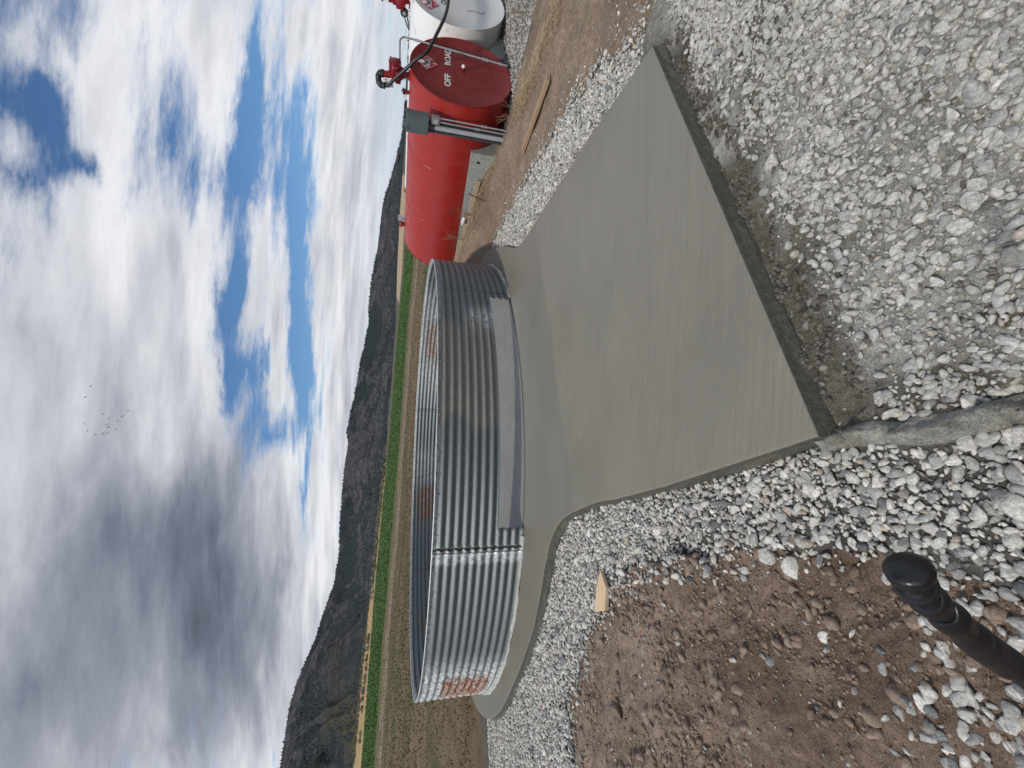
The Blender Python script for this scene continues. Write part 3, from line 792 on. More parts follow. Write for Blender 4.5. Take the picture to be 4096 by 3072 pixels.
MAT['floor'] = m_paint('trowelled_concrete', (.168, .164, .152), (.195, .191, .180), (.2, .2, .2), .5, 2.0, False)
fl.add(V, Fq, False); fl.build('bin_floor', MAT['floor'], pad)

# ------------------------------------------------------------------ corrugated steel bin ring
ringo = empty('grain_bin_ring', (BIN[0], BIN[1], 0))
tag(ringo, 'corrugated galvanised steel ring of a grain bin on the round pad', 'grain bin')
SEAMS = [-40.35, 11.7, 79.0, 143.0, 205.0, 265.3, 319.65]
NP = 11; PITCHC = BH / NP; AMP = .0145
ZC = .345
def wall_grid(a0, a1, z0, z1, roff, seed, cut=None):
    nz = max(4, int((z1 - z0) / PITCHC * 10)); al_ = np.linspace(a0, a1, max(8, int((a1 - a0) / .5))); zl_ = np.linspace(z0, z1, nz)
    if cut:
        for c_ in cut[:2]: al_[np.argmin(np.abs(al_ - c_))] = c_
        zl_[np.argmin(np.abs(zl_ - cut[2]))] = cut[2]
    na = len(al_)
    A, Zz = np.meshgrid(np.radians(al_), zl_, indexing='ij')
    d = np.degrees(A)
    dent = fbm(d * .08, Zz * 2, 3, seed) * .012
    rad_ = BR + roff + AMP * np.cos(2 * math.pi * (Zz - .01) / PITCHC) + dent
    V = np.stack([rad_ * np.cos(A), rad_ * np.sin(A), Zz], -1)
    dd = (d + 180) % 360 - 180
    bx = lambda lo, hi, e: sstep(lo - e, lo + e, dd) * (1 - sstep(hi - e, hi + e, dd))
    zb = lambda lo, hi, e: sstep(lo - e, lo + e, Zz) * (1 - sstep(hi - e, hi + e, Zz))
    rust = bx(-142, -124.5, 4) * zb(.12, .88, .08) * .60 + bx(-150, -143, 2) * zb(.1, .6, .1) * .35
    rust += bx(34, 58, 6) * zb(.4, 1.08, .1) * .46 + bx(108, 126, 5) * zb(.45, 1.05, .08) * .50 + bx(160, 172, 4) * zb(.5, 1.0, .1) * .42
    oxide_glint = bx(-160, -121, 5) * .95 + bx(-53.5, -47, 2.5) * zb(0, .72, .15) * .75 + zb(1.11, 1.2, .015) * .7 + bx(-97, -94, .5) * .9  # white zinc oxide, plus a bright glint painted on the front sheet
    oxide_glint += bx(20, 70, 12) * .5 + bx(95, 110, 5) * .3
    edge = fbm(Zz * 5, d * .1, 3, 301) * 6
    dirt = sstep(-74.5, -72.5, dd + edge) * (1 - sstep(-53, -49, dd + edge)) * .8
    dirt += zb(-.1, .05, .05) * .3 + bx(40, 58, 6) * zb(.3, 1.0, .1) * .5 + bx(112, 124, 6) * zb(.3, 1, .1) * .5
    col = np.clip(np.stack([rust, oxide_glint, dirt], -1), 0, 1)
    i, j = np.meshgrid(np.arange(na - 1), np.arange(nz - 1), indexing='ij')
    Fw = np.stack([i * nz + j, (i + 1) * nz + j, (i + 1) * nz + j + 1, i * nz + j + 1], -1).reshape(-1, 4)
    if cut:
        am, zm = np.degrees(A).ravel()[Fw].mean(1), Zz.ravel()[Fw].mean(1)
        Fw = Fw[~((am > cut[0]) & (am < cut[1]) & (zm < cut[2]))]
        us, iv = np.unique(Fw, return_inverse=True)
        return V.reshape(-1, 3)[us], iv.reshape(-1, 4), col.reshape(-1, 3)[us]
    return V.reshape(-1, 3), Fw, col.reshape(-1, 3)
def sheet(parts, name):
    Vs, Fs, Cs, b = [], [], [], 0
    for V, Fw, c in parts:
        Vs.append(V); Fs.append(Fw + b); Cs.append(c); b += len(V)
    o = link_mesh(name, np_mesh(name, np.concatenate(Vs), np.concatenate(Fs), True, np.concatenate(Cs)), MAT['galv'], ringo)
    sm = o.modifiers.new('thickness', 'SOLIDIFY'); sm.thickness = .0016; sm.offset = 0
    return o
for k in range(6):
    a0, a1 = SEAMS[k], SEAMS[k + 1]
    ro = .002 if k % 2 else -.002
    if k == 5:      # the front sheet has the doorway cut out of its foot
        c0, c1 = 269.1, 317.4
        sheet([wall_grid(a0, a1, .0, BH, ro, 7, (c0, c1, ZC))], 'wall_sheet')
    else:
        sheet([wall_grid(a0 - .9, a1 + .9, .0, BH, ro, 7)], 'wall_sheet')
    for q in range(NP):      # bolts down the seam
        zz = (q + .5) * PITCHC + .01
        for da in (-.45, .45):
            a = R_(a0 + da); rb = BR + AMP * math.cos(2 * math.pi * (zz - .01) / PITCHC) + .004
            b_ = MB(); c_ = Vector((rb * math.cos(a), rb * math.sin(a), zz)); nrm = Vector((math.cos(a), math.sin(a), 0))
            b_.cyl(c_ - nrm * .012, c_ + nrm * .004, .005, 6)
            b_.build('bolt', MAT['rustbolt'], ringo)
bolt0 = None
for a in np.arange(-38, 322, 3.4):
    if bolt0 is None:
        b_ = MB(); b_.cyl((BR + AMP - .012, 0, 0), (BR + AMP + .006, 0, 0), .0065, 6); bolt0 = b_.build('bolt', MAT['rimbolt'], ringo); o = bolt0
    else:
        o = bolt0.copy(); COL.objects.link(o); o.parent = ringo
    o.location = (0, 0, BH - .028); o.rotation_euler = (0, 0, R_(a))
m_ = MB()
n_ = 200
m_.tube([((BR + .004) * math.cos(2 * math.pi * i / n_), (BR + .004) * math.sin(2 * math.pi * i / n_), BH) for i in range(n_ + 1)], .0095, 8, False)
MAT['rimzinc'] = simple('pale_zinc', (.60, .62, .61), .5, .35, .2, 20)
m_.build('top_rim', MAT['rimzinc'], ringo)
m_ = MB()
a_list = [R_(a) for a in np.arange(-42.0, 268.6, 1.2)]
m_.tube([((BR + .012) * math.cos(a), (BR + .012) * math.sin(a), .012 + .004 * math.sin(a * 31) + .003 * math.sin(a * 87)) for a in a_list], [.020 + .006 * math.sin(a * 23 + 1) + .005 * math.sin(a * 61) for a in a_list], 7)
m_.build('base_sealant', MAT['seal'], ringo)
# tar and a lifted bright edge down the rusty seam
m_ = MB(); m2 = MB()
pts = []; pts2 = []
for i in range(89):
    zz = .01 + (BH - .02) * i / 88; rb = BR + AMP * math.cos(2 * math.pi * (zz - .01) / PITCHC)
    a = R_(265.6 + .18 * math.sin(zz * 60)); pts.append(((rb + .006) * math.cos(a), (rb + .006) * math.sin(a), zz))
    a = R_(264.75 + .12 * math.sin(zz * 60 + .4)); pts2.append(((rb + .009) * math.cos(a), (rb + .009) * math.sin(a), zz))
m_.tube(pts, [.013 + .005 * math.sin(i * .71) + .003 * math.sin(i * 1.9) for i in range(89)], 6)
m_.build('seam_tar', MAT['tar'], ringo)
for sa in (319.3, 11.9, 79.2, 143.2):
    m_ = MB(); pp = []
    for i in range(89):
        zz = .01 + (BH - .02) * i / 88; rb = BR + AMP * math.cos(2 * math.pi * (zz - .01) / PITCHC) + (.003 if sa > 300 else -.004); pp.append((rb * math.cos(R_(sa)), rb * math.sin(R_(sa)), zz))
    m_.tube(pp, [.0035 + .0012 * math.sin(i * 1.3) for i in range(89)], 5); m_.build('seam_line', MAT['tar'], ringo)
m2.tube(pts2, [.012 + .004 * math.sin(i * .71 + .8) for i in range(89)], 6)
m2.build('seam_flange', MAT['rimzinc'], ringo)

# ------------------------------------------------------------------ lettering helper
def text_part(s, size, mat, parent, name, loc, width=None, bold=0.0, shear=0.0):
    cu = bpy.data.curves.new(name, 'FONT'); cu.body = s; cu.size = size; cu.align_x = 'CENTER'; cu.align_y = 'CENTER'
    cu.extrude = .0015; cu.offset = bold; cu.shear = shear; cu.resolution_u = 6
    o = bpy.data.objects.new(name, cu); COL.objects.link(o)
    bpy.context.view_layer.update()
    dg = bpy.context.evaluated_depsgraph_get()
    me = bpy.data.meshes.new_from_object(o.evaluated_get(dg))
    bpy.data.objects.remove(o, do_unlink=True)
    if width:
        xs = [v.co.x for v in me.vertices]; k = width / (max(xs) - min(xs))
        for v in me.vertices: v.co.x *= k
    me.transform(Matrix.Rotation(R_(90), 4, 'X')); me.materials.clear()
    o = link_mesh(name, me, mat, parent); o.location = loc
    return o
def flat_poly(name, pts, y, mat, parent, th=.002):
    """outline in local x,z at depth y (towards -y)"""
    m = MB(); n = len(pts)
    m.add([(a, y, b) for a, b in pts] + [(a, y + th, b) for a, b in pts], [tuple(range(n)), tuple(range(2 * n - 1, n - 1, -1))] + [(k, k + n, (k + 1) % n + n, (k + 1) % n) for k in range(n)])
    return m.build(name, mat, parent)
FLAME = [(-.028, .0), (-.048, .022), (-.05, .05), (-.036, .078), (-.03, .055), (-.018, .07), (-.022, .098), (-.004, .118), (-.006, .09), (.008, .075), (.018, .095), (.03, .10), (.024, .075), (.036, .06), (.05, .07), (.044, .04), (.046, .02), (.026, .0)]
def placard(parent, cx, cz, y0):
    p = flat_poly('placard', [(cx, cz + .19), (cx + .195, cz), (cx, cz - .19), (cx - .195, cz)], y0, MAT['placard'], parent)
    flat_poly('number_panel', [(cx - .115, cz - .042), (cx + .115, cz - .042), (cx + .115, cz + .042), (cx - .115, cz + .042)], y0 - .003, MAT['placardwhite'], p, .002)
    text_part('1993', .105, MAT['ink'], p, 'number', (cx, y0 - .006, cz), .205, .002)
    text_part('3', .062, MAT['placardwhite'], p, 'class_number', (cx, y0 - .003, cz - .125), None, .001)
    flat_poly('flame_symbol', [(cx + a, cz + .052 + b) for a, b in FLAME], y0 - .003, MAT['placardwhite'], p, .002)
    for k, (a, b) in enumerate((((0, .178), (.183, 0)), ((.183, 0), (0, -.178)), ((0, -.178), (-.183, 0)), ((-.183, 0), (0, .178)))):
        m = MB(); d = Vector((b[0] - a[0], 0, b[1] - a[1])); c = Vector((cx + (a[0] + b[0]) / 2, y0 - .002, cz + (a[1] + b[1]) / 2))
        m.box(c, (d.length, .002, .003), Matrix.Rotation(-math.atan2(d.z, d.x), 3, 'Y')); m.build('border_line', MAT['placardwhite'], p)
    return p

# ------------------------------------------------------------------ fuel tanks
def tank_body(root, r, zc, L, shell_m, cap_m, slope=0.0):
    m = MB(); n = 96
    m.lathe([(r - .012, .0), (r, .012), (r, .02), (r, L - .02), (r, L - .012), (r - .012, L)], (0, 0, zc), 'y', n)
    sh = m.build('shell', shell_m, root)
    for y0, sg in ((0, -1), (L, 1)):
        m = MB()
        prof = [(r - .004, .004 * sg), (r + .004, 0.0), (r + .004, .014 * -sg), (r - .02, .016 * -sg)]
        m.lathe([(r + .005, y0 - .018 * sg), (r + .005, y0 + .004 * sg), (r - .012, y0 + .006 * sg), (r - .022, y0 + .001 * sg), (r * .6, y0 + .004 * sg), (.01, y0 + .006 * sg)], (0, 0, zc), 'y', n)
        m.build('end_cap', cap_m, root)
    return sh
red = empty('fuel_tank', (TL[0], TL[1], 0), TA)
tag(red, 'big red fuel tank lettered OFF ROAD on its end', 'fuel tank', 'fuel tanks')
RZ, RR_ = .814, .92
tank_body(red, RR_, RZ, 4.47, MAT['red'], MAT['redshaded'])
text_part('OFF', .150, MAT['whiteletter'], red, 'lettering', (-.34, -.0085, 1.07), .33, .004)
text_part('ROAD', .150, MAT['whiteletter'], red, 'lettering', (.30, -.0085, 1.07), .45, .004)
placard(red, .01, 1.435, -.012)
m = MB(); m.lathe([(.045, -.012), (.045, -.03), (.032, -.03), (.032, -.055)], (.03, 0, .80), 'y', 14); plug = m.build('bung_fitting', MAT['redshaded'], red)
m = MB(); m.lathe([(.034, -.056), (.036, -.075), (.024, -.09), (.01, -.095)], (.03, 0, .80), 'y', 8); m.build('bung_plug', MAT['placardwhite'], plug)
for yy in (1.52, 3.02):
    m = MB(); m.tube([((RR_ + .001) * math.cos(a), yy + .002 * math.sin(a * 9), RZ + (RR_ + .001) * math.sin(a)) for a in np.linspace(0, 2 * math.pi, 97)], .005, 6, False); m.build('weld_seam', MAT['red'], red)
# pump on the tank top
pump = MB()
pump.lathe([(.085, 1.725), (.085, 1.755), (.05, 1.757), (.05, 1.80), (.075, 1.80), (.075, 1.845), (.10, 1.85), (.115, 1.90), (.115, 1.96), (.09, 2.0)], (0, .27, 0), 'z', 22)
pump.box((0, .285, 1.945), (.17, .22, .13), None, .02)
pump.lathe([(.09, 2.0), (.095, 2.03), (.075, 2.05), (.075, 2.10), (.055, 2.11), (.055, 2.2)], (0, .335, 0), 'z', 18)
pump.box((0, .40, 1.935), (.12, .08, .10), None, .015)
pump = pump.build('pump', MAT['redpump'], red)
m = MB(); m.lathe([(.05, .17), (.094, .172), (.1, .16), (.1, -.01), (.108, -.012), (.108, -.05), (.085, -.062), (.02, -.068)], (0, .13, 1.99), 'y', 22)
for k in range(4):
    a = R_(45 + 90 * k); m.cyl((.105 * math.cos(a), .068, 1.99 + .105 * math.sin(a)), (.105 * math.cos(a), .13, 1.99 + .105 * math.sin(a)), .018, 8)
for k in range(5): m.lathe([(.104, .0), (.104, .006)], (0, .15 + .02 * k, 1.99), 'y', 22)
m.build('motor_housing', MAT['redpump'], pump)
m = MB(); m.box((-.093, .12, 1.99), (.006, .085, .07), None, .002); m.build('maker_plate', MAT['placardwhite'], pump)
m = MB(); m.box((-.0975, .11, 1.985), (.004, .03, .04), None, .001); m.build('plate_print', MAT['ink'], pump)
m = MB(); m.box((-.10, .42, 2.10), (.006, .17, .16), Matrix.Rotation(R_(-12), 3, 'X'), .002); card = m.build('instruction_card', MAT['placardwhite'], pump)
for k in range(3):
    m = MB(); m.box((-.1045, .36 + .035 * k, 2.145 - .012 * k), (.002, .02, .03 - .008 * k), Matrix.Rotation(R_(-12), 3, 'X')); m.build('card_print', MAT['ink'], pump)
m = MB(); el_p = smooth_path([(0, .335, 2.19), (0, .34, 2.245), (-.03, .38, 2.275), (-.09, .44, 2.265), (-.13, .46, 2.225), (-.145, .455, 2.16)], 5)
m.tube(el_p, [.052 + .006 * (i % 5 == 0) for i in range(len(el_p))], 14)
m.lathe([(.062, 0), (.066, .012), (.066, .035), (.06, .045)], (0, .335, 2.185), 'z', 12)
m.build('outlet_elbow', MAT['blackmetal'], pump)
hp = smooth_path([(-.145, .455, 2.17), (-.15, .42, 2.09), (-.15, .29, 1.99), (-.15, .19, 1.90), (-.15, .01, 1.74), (-.15, -.12, 1.63), (-.10, -.22, 1.48), (.15, -.26, 1.375), (.48, -.26, 1.29), (.98, -.26, 1.165), (1.38, -.25, 1.11), (1.7, -.24, 1.10), (2.1, -.22, 1.16), (2.35, -.15, 1.30)], 6)
m = MB(); m.tube(hp, .030, 14); m.build('hose', MAT['black'], pump)
m = MB(); m.tube(smooth_path([(.02, .17, 1.90), (.16, .10, 1.915), (.36, .0, 1.925), (.44, -.035, 1.92), (.485, -.06, 1.87), (.49, -.06, 1.78), (.485, -.06, 1.66)], 5), .017, 10)
m.cyl((.485, -.06, 1.66), (.335, -.06, -.02), .017, 10); cond = m.build('conduit', MAT['steel'], red)
dv = Vector((.335 - .485, 0, -1.68)).normalized()
for z0, r_, l_ in ((1.63, .022, .07), (.42, .028, .05), (.36, .028, .05), (.10, .022, .06)):
    c_ = Vector((.485, -.06, 1.66)) + dv * ((1.66 - z0) / 1.68 * 1.687)
    m = MB(); m.cyl(c_ - dv * l_ / 2, c_ + dv * l_ / 2, r_, 8); m.build('coupling', MAT['steel'], cond)
m = MB(); m.tube([(.335, -.06, -.02), (.32, -.06, -.2)], .02, 8); m.build('conduit_boot', MAT['black'], cond)
# fill fitting, lifting lugs, vent
m = MB(); m.lathe([(.035, 1.725), (.035, 1.79), (.045, 1.79), (.045, 1.81)], (0, .59, 0), 'z', 14); ff = m.build('fill_fitting', MAT['redpump'], red)
m = MB(); m.lathe([(.042, 1.81), (.05, 1.815), (.05, 1.84), (.03, 1.85)], (0, .59, 0), 'z', 12); m.box((0, .56, 1.855), (.02, .09, .012), Matrix.Rotation(R_(20), 3, 'X')); m.build('fill_cap', MAT['blackmetal'], ff)
def torus(c, R0, r0, axis, n=20, half=False):
    pts = []
    for k in range(n + 1):
        a = (math.pi if half else 2 * math.pi) * k / n
        if axis == 'x': pts.append((c[0], c[1] + R0 * math.cos(a), c[2] + R0 * math.sin(a)))
        else: pts.append((c[0] + R0 * math.cos(a), c[1], c[2] + R0 * math.sin(a)))
    return pts
for yy in (.95, 2.96):
    m = MB(); m.tube(torus((0, yy, RZ + RR_ - .01), .05, .012, 'x', 14, True), .012, 8); m.build('lifting_lug', MAT['redshaded'], red)
m = MB(); m.lathe([(.05, 1.725), (.05, 1.78), (.085, 1.79), (.085, 1.84), (.06, 1.87)], (0, 4.07, 0), 'z', 16); vt = m.build('vent', MAT['redshaded'], red)
m = MB(); m.lathe([(.07, 1.80), (.078, 1.80), (.078, 1.90), (.07, 1.90)], (0, 3.88, 0), 'z', 14); m.lathe([(.03, 1.725), (.03, 1.80)], (0, 3.88, 0), 'z', 12); m.build('gauge', MAT['steel'], vt)
for yy in (.35, 3.9):
    m = MB(); m.box((0, yy, -.02), (1.0, .09, .30), None, .01); m.build('saddle', MAT['redshaded'], red)

W0 = np.array([7.55, 8.782]); WZ, WR = .875, .925
wht = empty('fuel_tank', (W0[0], W0[1], 0), TA)
tag(wht, 'white fuel tank with a grey stained end beside the red one', 'fuel tank', 'fuel tanks')
tank_body(wht, WR, WZ, 4.7, MAT['white'], MAT['white'])
placard(wht, -.40, 1.435, -.012)
text_part('ON', .15, MAT['ink'], wht, 'lettering', (-.20, -.0085, 1.165), .22, .001)
m = MB()
m.lathe([(.09, 1.78), (.09, 1.82), (.05, 1.82), (.05, 1.88), (.11, 1.89), (.12, 1.95), (.12, 2.03), (.09, 2.08)], (0, .25, 0), 'z', 20)
m.box((0, .29, 2.0), (.18, .2, .14), None, .02); m.lathe([(.08, 2.06), (.085, 2.12), (.06, 2.14), (.06, 2.22)], (0, .28, 0), 'z', 16)
wp = m.build('pump', MAT['redpump'], wht)
m = MB(); m.lathe([(.06, 2.22), (.075, 2.23), (.075, 2.33), (.05, 2.37)], (0, .28, 0), 'z', 14); m.build('outlet_elbow', MAT['blackmetal'], wp)
m = MB(); m.box((-.09, .27, 2.26), (.006, .10, .10), None, .002); m.build('maker_plate', MAT['placardwhite'], wp)
m = MB(); m.lathe([(.05, -.10), (.06, -.1), (.06, .14), (.05, .14)], (0, .22, 2.0), 'y', 16); m.build('motor_housing', MAT['redpump'], wp)
m = MB(); m.lathe([(.04, 1.79), (.04, 1.835)], (0, .45, 0), 'z', 12); wf = m.build('fill_fitting', MAT['white'], wht)
m = MB(); m.lathe([(.046, 1.835), (.05, 1.87), (.05, 1.88)], (0, .455, 0), 'z', 14); m.lathe([(.075, -.03), (.08, 0), (.075, .03)], (0, .46, 1.91), 'x', 16)
m.box((0, .40, 1.905), (.012, .07, .012), Matrix.Rotation(R_(-35), 3, 'X')); m.build('fill_cap', MAT['blackmetal'], wf)
m = MB(); m.lathe([(.03, -.045), (.034, -.04), (.034, -.036), (.026, -.034)], (0, .46, 1.91), 'x', 16); m.build('cap_ring', MAT['steel'], wf)
m = MB(); m.tube(smooth_path([(-.02, .49, 1.855), (-.04, .58, 1.835), (-.05, .68, 1.805), (-.05, .72, 1.80), (-.05, .70, 1.825), (-.04, .60, 1.875), (-.02, .53, 1.905)], 6), .012, 8); m.build('tether', MAT['black'], wf)
for k in range(4):
    m = MB(); m.tube(torus((-.02, .53 - .012 * k, 1.907 + .006 * k), .010, .003, 'x' if k % 2 else 'y', 8), .003, 5); m.build('chain_link', MAT['steel'], wf)
m = MB(); m.tube(torus((-.35, .04, WZ + math.sqrt(WR ** 2 - .35 ** 2) + .01), .055, .013, 'y', 16, True), .013, 8); m.build('lifting_lug', MAT['white'], wht)
for yy in (1.2, 1.65, 2.2):
    m = MB(); m.lathe([(.06, 1.79), (.06, 1.83), (.075, 1.83), (.075, 1.85)], (0, yy, 0), 'z', 14); m.build('tank_fitting', MAT['white'], wht)
m = MB(); m.tube([(-.25, -.014, .35), (-.33, -.016, .44), (-.30, -.016, .58), (-.36, -.016, .72)], .004, 5); m.build('dry_vine', MAT['twig'], wht)

# concrete cradles
def cradle(name, root_loc, y0, y1, r, zc, x_out, sgn, ztop0, ztop1, label):
    o = empty(name, (root_loc[0], root_loc[1], 0), TA)
    prof = []
    m = MB(); secs = []
    for (yy, zt) in ((y0, ztop0), (y1, ztop1)):
        xo = x_out * sgn; rr2 = r + .012
        xt = math.sqrt(max(0, rr2 ** 2 - (zc - zt) ** 2))
        pl = [(xo, -.35), (xo, zt)] + [(sgn * -1 * -rr2 * math.cos(a), zc - rr2 * math.sin(a)) for a in np.linspace(math.asin((zc - zt) / rr2), 1.25, 8)]
        pl += [(pl[-1][0], -.35)]
        secs.append([(a, yy, b) for a, b in pl])
    n = len(secs[0]); m.add(secs[0] + secs[1], [tuple(range(n)), tuple(range(2 * n - 1, n - 1, -1))] + [(k, (k + 1) % n, (k + 1) % n + n, k + n) for k in range(n)])
    body = m.build('block_body', MAT['block'], o)
    tag(o, label, 'concrete block', 'concrete tank cradles'); return o
cr1 = cradle('concrete_block', TL, .86, 4.42, RR_, RZ, .955, -1, .53, .43, 'long rough concrete block under the side of the red tank')
m = MB(); m.box((-.957, 1.06, .36), (.012, .05, .06), None, .004); m.build('lifting_socket', MAT['ink'], cr1)
cradle('concrete_block', W0, .35, 4.3, WR, WZ, .965, -1, .22, .22, 'low pale concrete block under the white tank')

# electrical post in front of the red tank
post = empty('electrical_post', (TL[0] + T_[0] * -1.06, TL[1] + T_[1] * -1.06, 0), TA)
tag(post, 'grey electrical box on a steel post in front of the red tank', 'electrical post')
m = MB(); m.box((-.03, .335, 1.555), (.13, .35, .39), None, .008); bx_ = m.build('switch_box', MAT['greybox'], post)
m = MB(); m.box((-.098, .335, 1.555), (.008, .336, .37), None, .003); m.build('box_door', MAT['greybox'], bx_)
m = MB(); m.cyl((-.104, .44, 1.41), (-.100, .44, 1.41), .02, 16); m.build('knockout', MAT['greybox'], bx_)
m = MB(); m.tube([(-.104, .385, 1.735), (-.108, .415, 1.725), (-.108, .425, 1.70), (-.104, .44, 1.70)], .004, 6); m.tube([(-.104, .35, 1.70), (-.104, .45, 1.70)], .003, 6); m.build('latch', MAT['ink'], bx_)
m = MB(); m.box((.0, .42, 1.765), (.09, .10, .03), None, .006); m.box((.0, .42, 1.785), (.05, .05, .02), None, .004); m.build('hub', MAT['greybox'], bx_)
ch = MB()
ch.box((.045, .495, .70), (.05, .006, 2.1)); ch.box((.07, .475, .70), (.006, .045, 2.1)); ch.box((.0, .475, .70), (.05, .04, 2.1), None, .002)
ch.build('steel_channel', MAT['strut'], post)
m = MB(); m.box((.075, .40, .66), (.006, .13, 2.0)); m.build('back_plate', MAT['strut'], post)
m = MB(); m.cyl((.005, .40, -.25), (.005, .40, 1.36), .042, 20); m.build('riser_pipe', MAT['pvc'], post)
m = MB(); m.cyl((.005, .40, 1.26), (.005, .40, 1.375), .048, 20); m.build('pipe_collar', MAT['strut'], post)
m = MB(); m.box((-.02, .235, 1.255), (.09, .13, .145), None, .012); jb = m.build('junction_box', MAT['clear'], post)
m = MB(); m.box((-.07, .235, 1.245), (.012, .07, .07), None, .004); m.build('junction_cover', MAT['pvc'], jb)
for yy in (.205, .265):
    m = MB(); m.cyl((-.02, yy, 1.325), (-.02, yy, 1.375), .014, 10); m.build('nipple', MAT['strut'], jb)
for yy, zc_ in ((.195, .36), (.265, .46)):
    m = MB(); m.cyl((-.02, yy, -.2), (-.02, yy + .0, 1.185), .0135, 10); cd = m.build('conduit', MAT['steel'], post)
    for dz in (0, .055):
        m = MB(); m.cyl((-.02, yy, zc_ + dz), (-.02, yy, zc_ + dz + .04), .023, 8); m.build('coupling', MAT['steel'], cd)

# ------------------------------------------------------------------ boards, stakes and bits
def plank(name, p0, p1, w, t, mat, label, cat, lift=0.0, roll=0.0, group=None):
    p0, p1 = Vector(p0), Vector(p1); d = p1 - p0; L = d.length
    o = MB(); o.box((0, 0, t / 2), (w, L, t), None, .004); o = o.build(name, mat)
    c = (p0 + p1) / 2; o.location = c + Vector((0, 0, lift))
    o.rotation_euler = (math.atan2(d.z, math.hypot(d.x, d.y)), roll, math.atan2(-d.x, d.y))
    return tag(o, label, cat, group)
def G(x, y): return float(gz(np.array([x]), np.array([y]))[0])
plank('lumber', (3.98, 5.45, G(3.98, 5.45) + .012), (3.68, 6.72, G(3.68, 6.72) + .012), .12, .05, MAT['wood'], 'single tan stud lying on the dirt between pad and tanks', 'lumber', .0, R_(7))
q0 = TL + T_ * -1.03 + A_ * 1.42; q1 = TL + T_ * -1.03 + A_ * 4.6
plank('form_board', (q0[0], q0[1], .285), (q1[0], q1[1], .455), .04, .09, MAT['oldwood'], 'long grey board set on edge along the concrete block', 'board', -.04)
bmx = MB(); bmx.add([(-.07, -.16, 0), (.055, -.13, 0), (.07, .06, 0), (.0, .19, 0), (-.055, .03, 0), (-.07, -.16, .028), (.055, -.13, .032), (.07, .06, .03), (.0, .19, .026), (-.055, .03, .028)],
    [(4, 3, 2, 1, 0), (5, 6, 7, 8, 9)] + [(k, (k + 1) % 5, (k + 1) % 5 + 5, k + 5) for k in range(5)])
sc_ = bmx.build('wood_scrap', MAT['newwood']); sc_.location = (-1.67, 3.28, G(-1.67, 3.28) + .05); sc_.rotation_euler = (R_(-5), R_(6), R_(-72)); sc_.scale = (1.25, .9, 1)
tag(sc_, 'pale pointed offcut of new wood lying on the gravel edge', 'wood scrap')
m = MB(); m.box((0, 0, -.015), (.008, .14, .001)); 
q = TL + T_ * -1.4 + A_ * 1.66; q2 = TL + T_ * -1.4 + A_ * 1.44
m = MB(); m.cyl((q[0], q[1], G(*q) - .25), (q2[0], q2[1], .49), .010, 8)
for k in range(12):
    f_ = .3 + .055 * k; c_ = Vector((q[0], q[1], G(*q) - .25)).lerp(Vector((q2[0], q2[1], .49)), f_); d_ = (Vector((q2[0], q2[1], .49)) - Vector((q[0], q[1], G(*q) - .25))).normalized()
    m.cyl(c_ - d_ * .003, c_ + d_ * .003, .0125, 8)
tag(m.build('steel_stake', MAT['rust']), 'thin dark rebar stake driven into the dirt bank', 'stake')
q = TL + T_ * -1.05 + A_ * 2.55
m = MB(); m.lathe([(.035, -.13), (.04, -.12), (.04, .02), (.025, .05), (.018, .055), (.018, .08)], (0, 0, 0), 'y', 14); bt = m.build('plastic_bottle', MAT['plastic'])
bt.location = (q[0] - .03, q[1], G(q[0], q[1]) + .12); bt.rotation_euler = (R_(8), 0, TA + .2); tag(bt, 'crumpled white plastic bottle on the grey form board', 'bottle')
m = MB(); m.tube(smooth_path([(3.20, 7.62, G(3.2, 7.62) + .02), (3.25, 7.75, G(3.25, 7.75) + .03), (3.27, 7.9, G(3.27, 7.9) + .025)], 4), [.014, .017, .018, .018, .018, .017, .016, .014, .011], 8)
tag(m.build('stick', MAT['oldwood']), 'short pale stick lying on the dirt beside the pad', 'stick')

# black grip standing up at the camera's side, on a bent tube that rises from the ground outside the picture
HPTS = [(-0.1133, 0.2244, 1.2597), (-0.1246, 0.2259, 1.2509), (-0.1381, 0.2273, 1.234), (-0.1576, 0.2308, 1.2026), (-0.18, 0.2344, 1.1672), (-0.1956, 0.2356, 1.1389), (-0.2097, 0.2307, 1.1191)]
hb = empty('handle_bar', (-.62, -.30, 0))
tag(hb, 'bent black handle bar with a rubber finger grip rising close to the camera', 'handle')
hoff = Vector((.62, .30, 0))
gp = smooth_path(HPTS + [(-.34, .15, .95), (-.50, -.05, .65), (-.60, -.25, .25), (-.62, -.30, -.09)], 8)
cz_ = Vector((0, 0, CAMZ))
gp = [p_ + hoff for p_ in gp]
m = MB(); m.tube(gp[30:], .0085, 16); m.build('tube', MAT['griprubber'], hb)
gl = gp[:44]; rs = []
for i, p_ in enumerate(gl):
    u_ = i / 43
    base = .0112 + .0030 * math.exp(-(i / 8.0) ** 2)
    wv = .0010 * math.sin(i * .92) if 4 < i < 30 else 0
    rs.append(base + wv + (.001 if i > 30 else 0))
m = MB(); m.tube(gl, rs, 28, True); grip = m.build('grip', MAT['griprubber'], hb)
d0 = (gl[0] - gl[1]).normalized()
m = MB(); m.tube([gl[0] + d0 * h_ for h_ in (.0003, .0016, .0030, .0042, .0050, .0054)], [.0142, .0138, .0126, .0102, .0068, .0020], 28, True); m.build('grip_end', MAT['griprubber'], hb)
side = (Vector((0, 0, 1)) - d0 * d0.z).normalized(); lat = d0.cross(side)
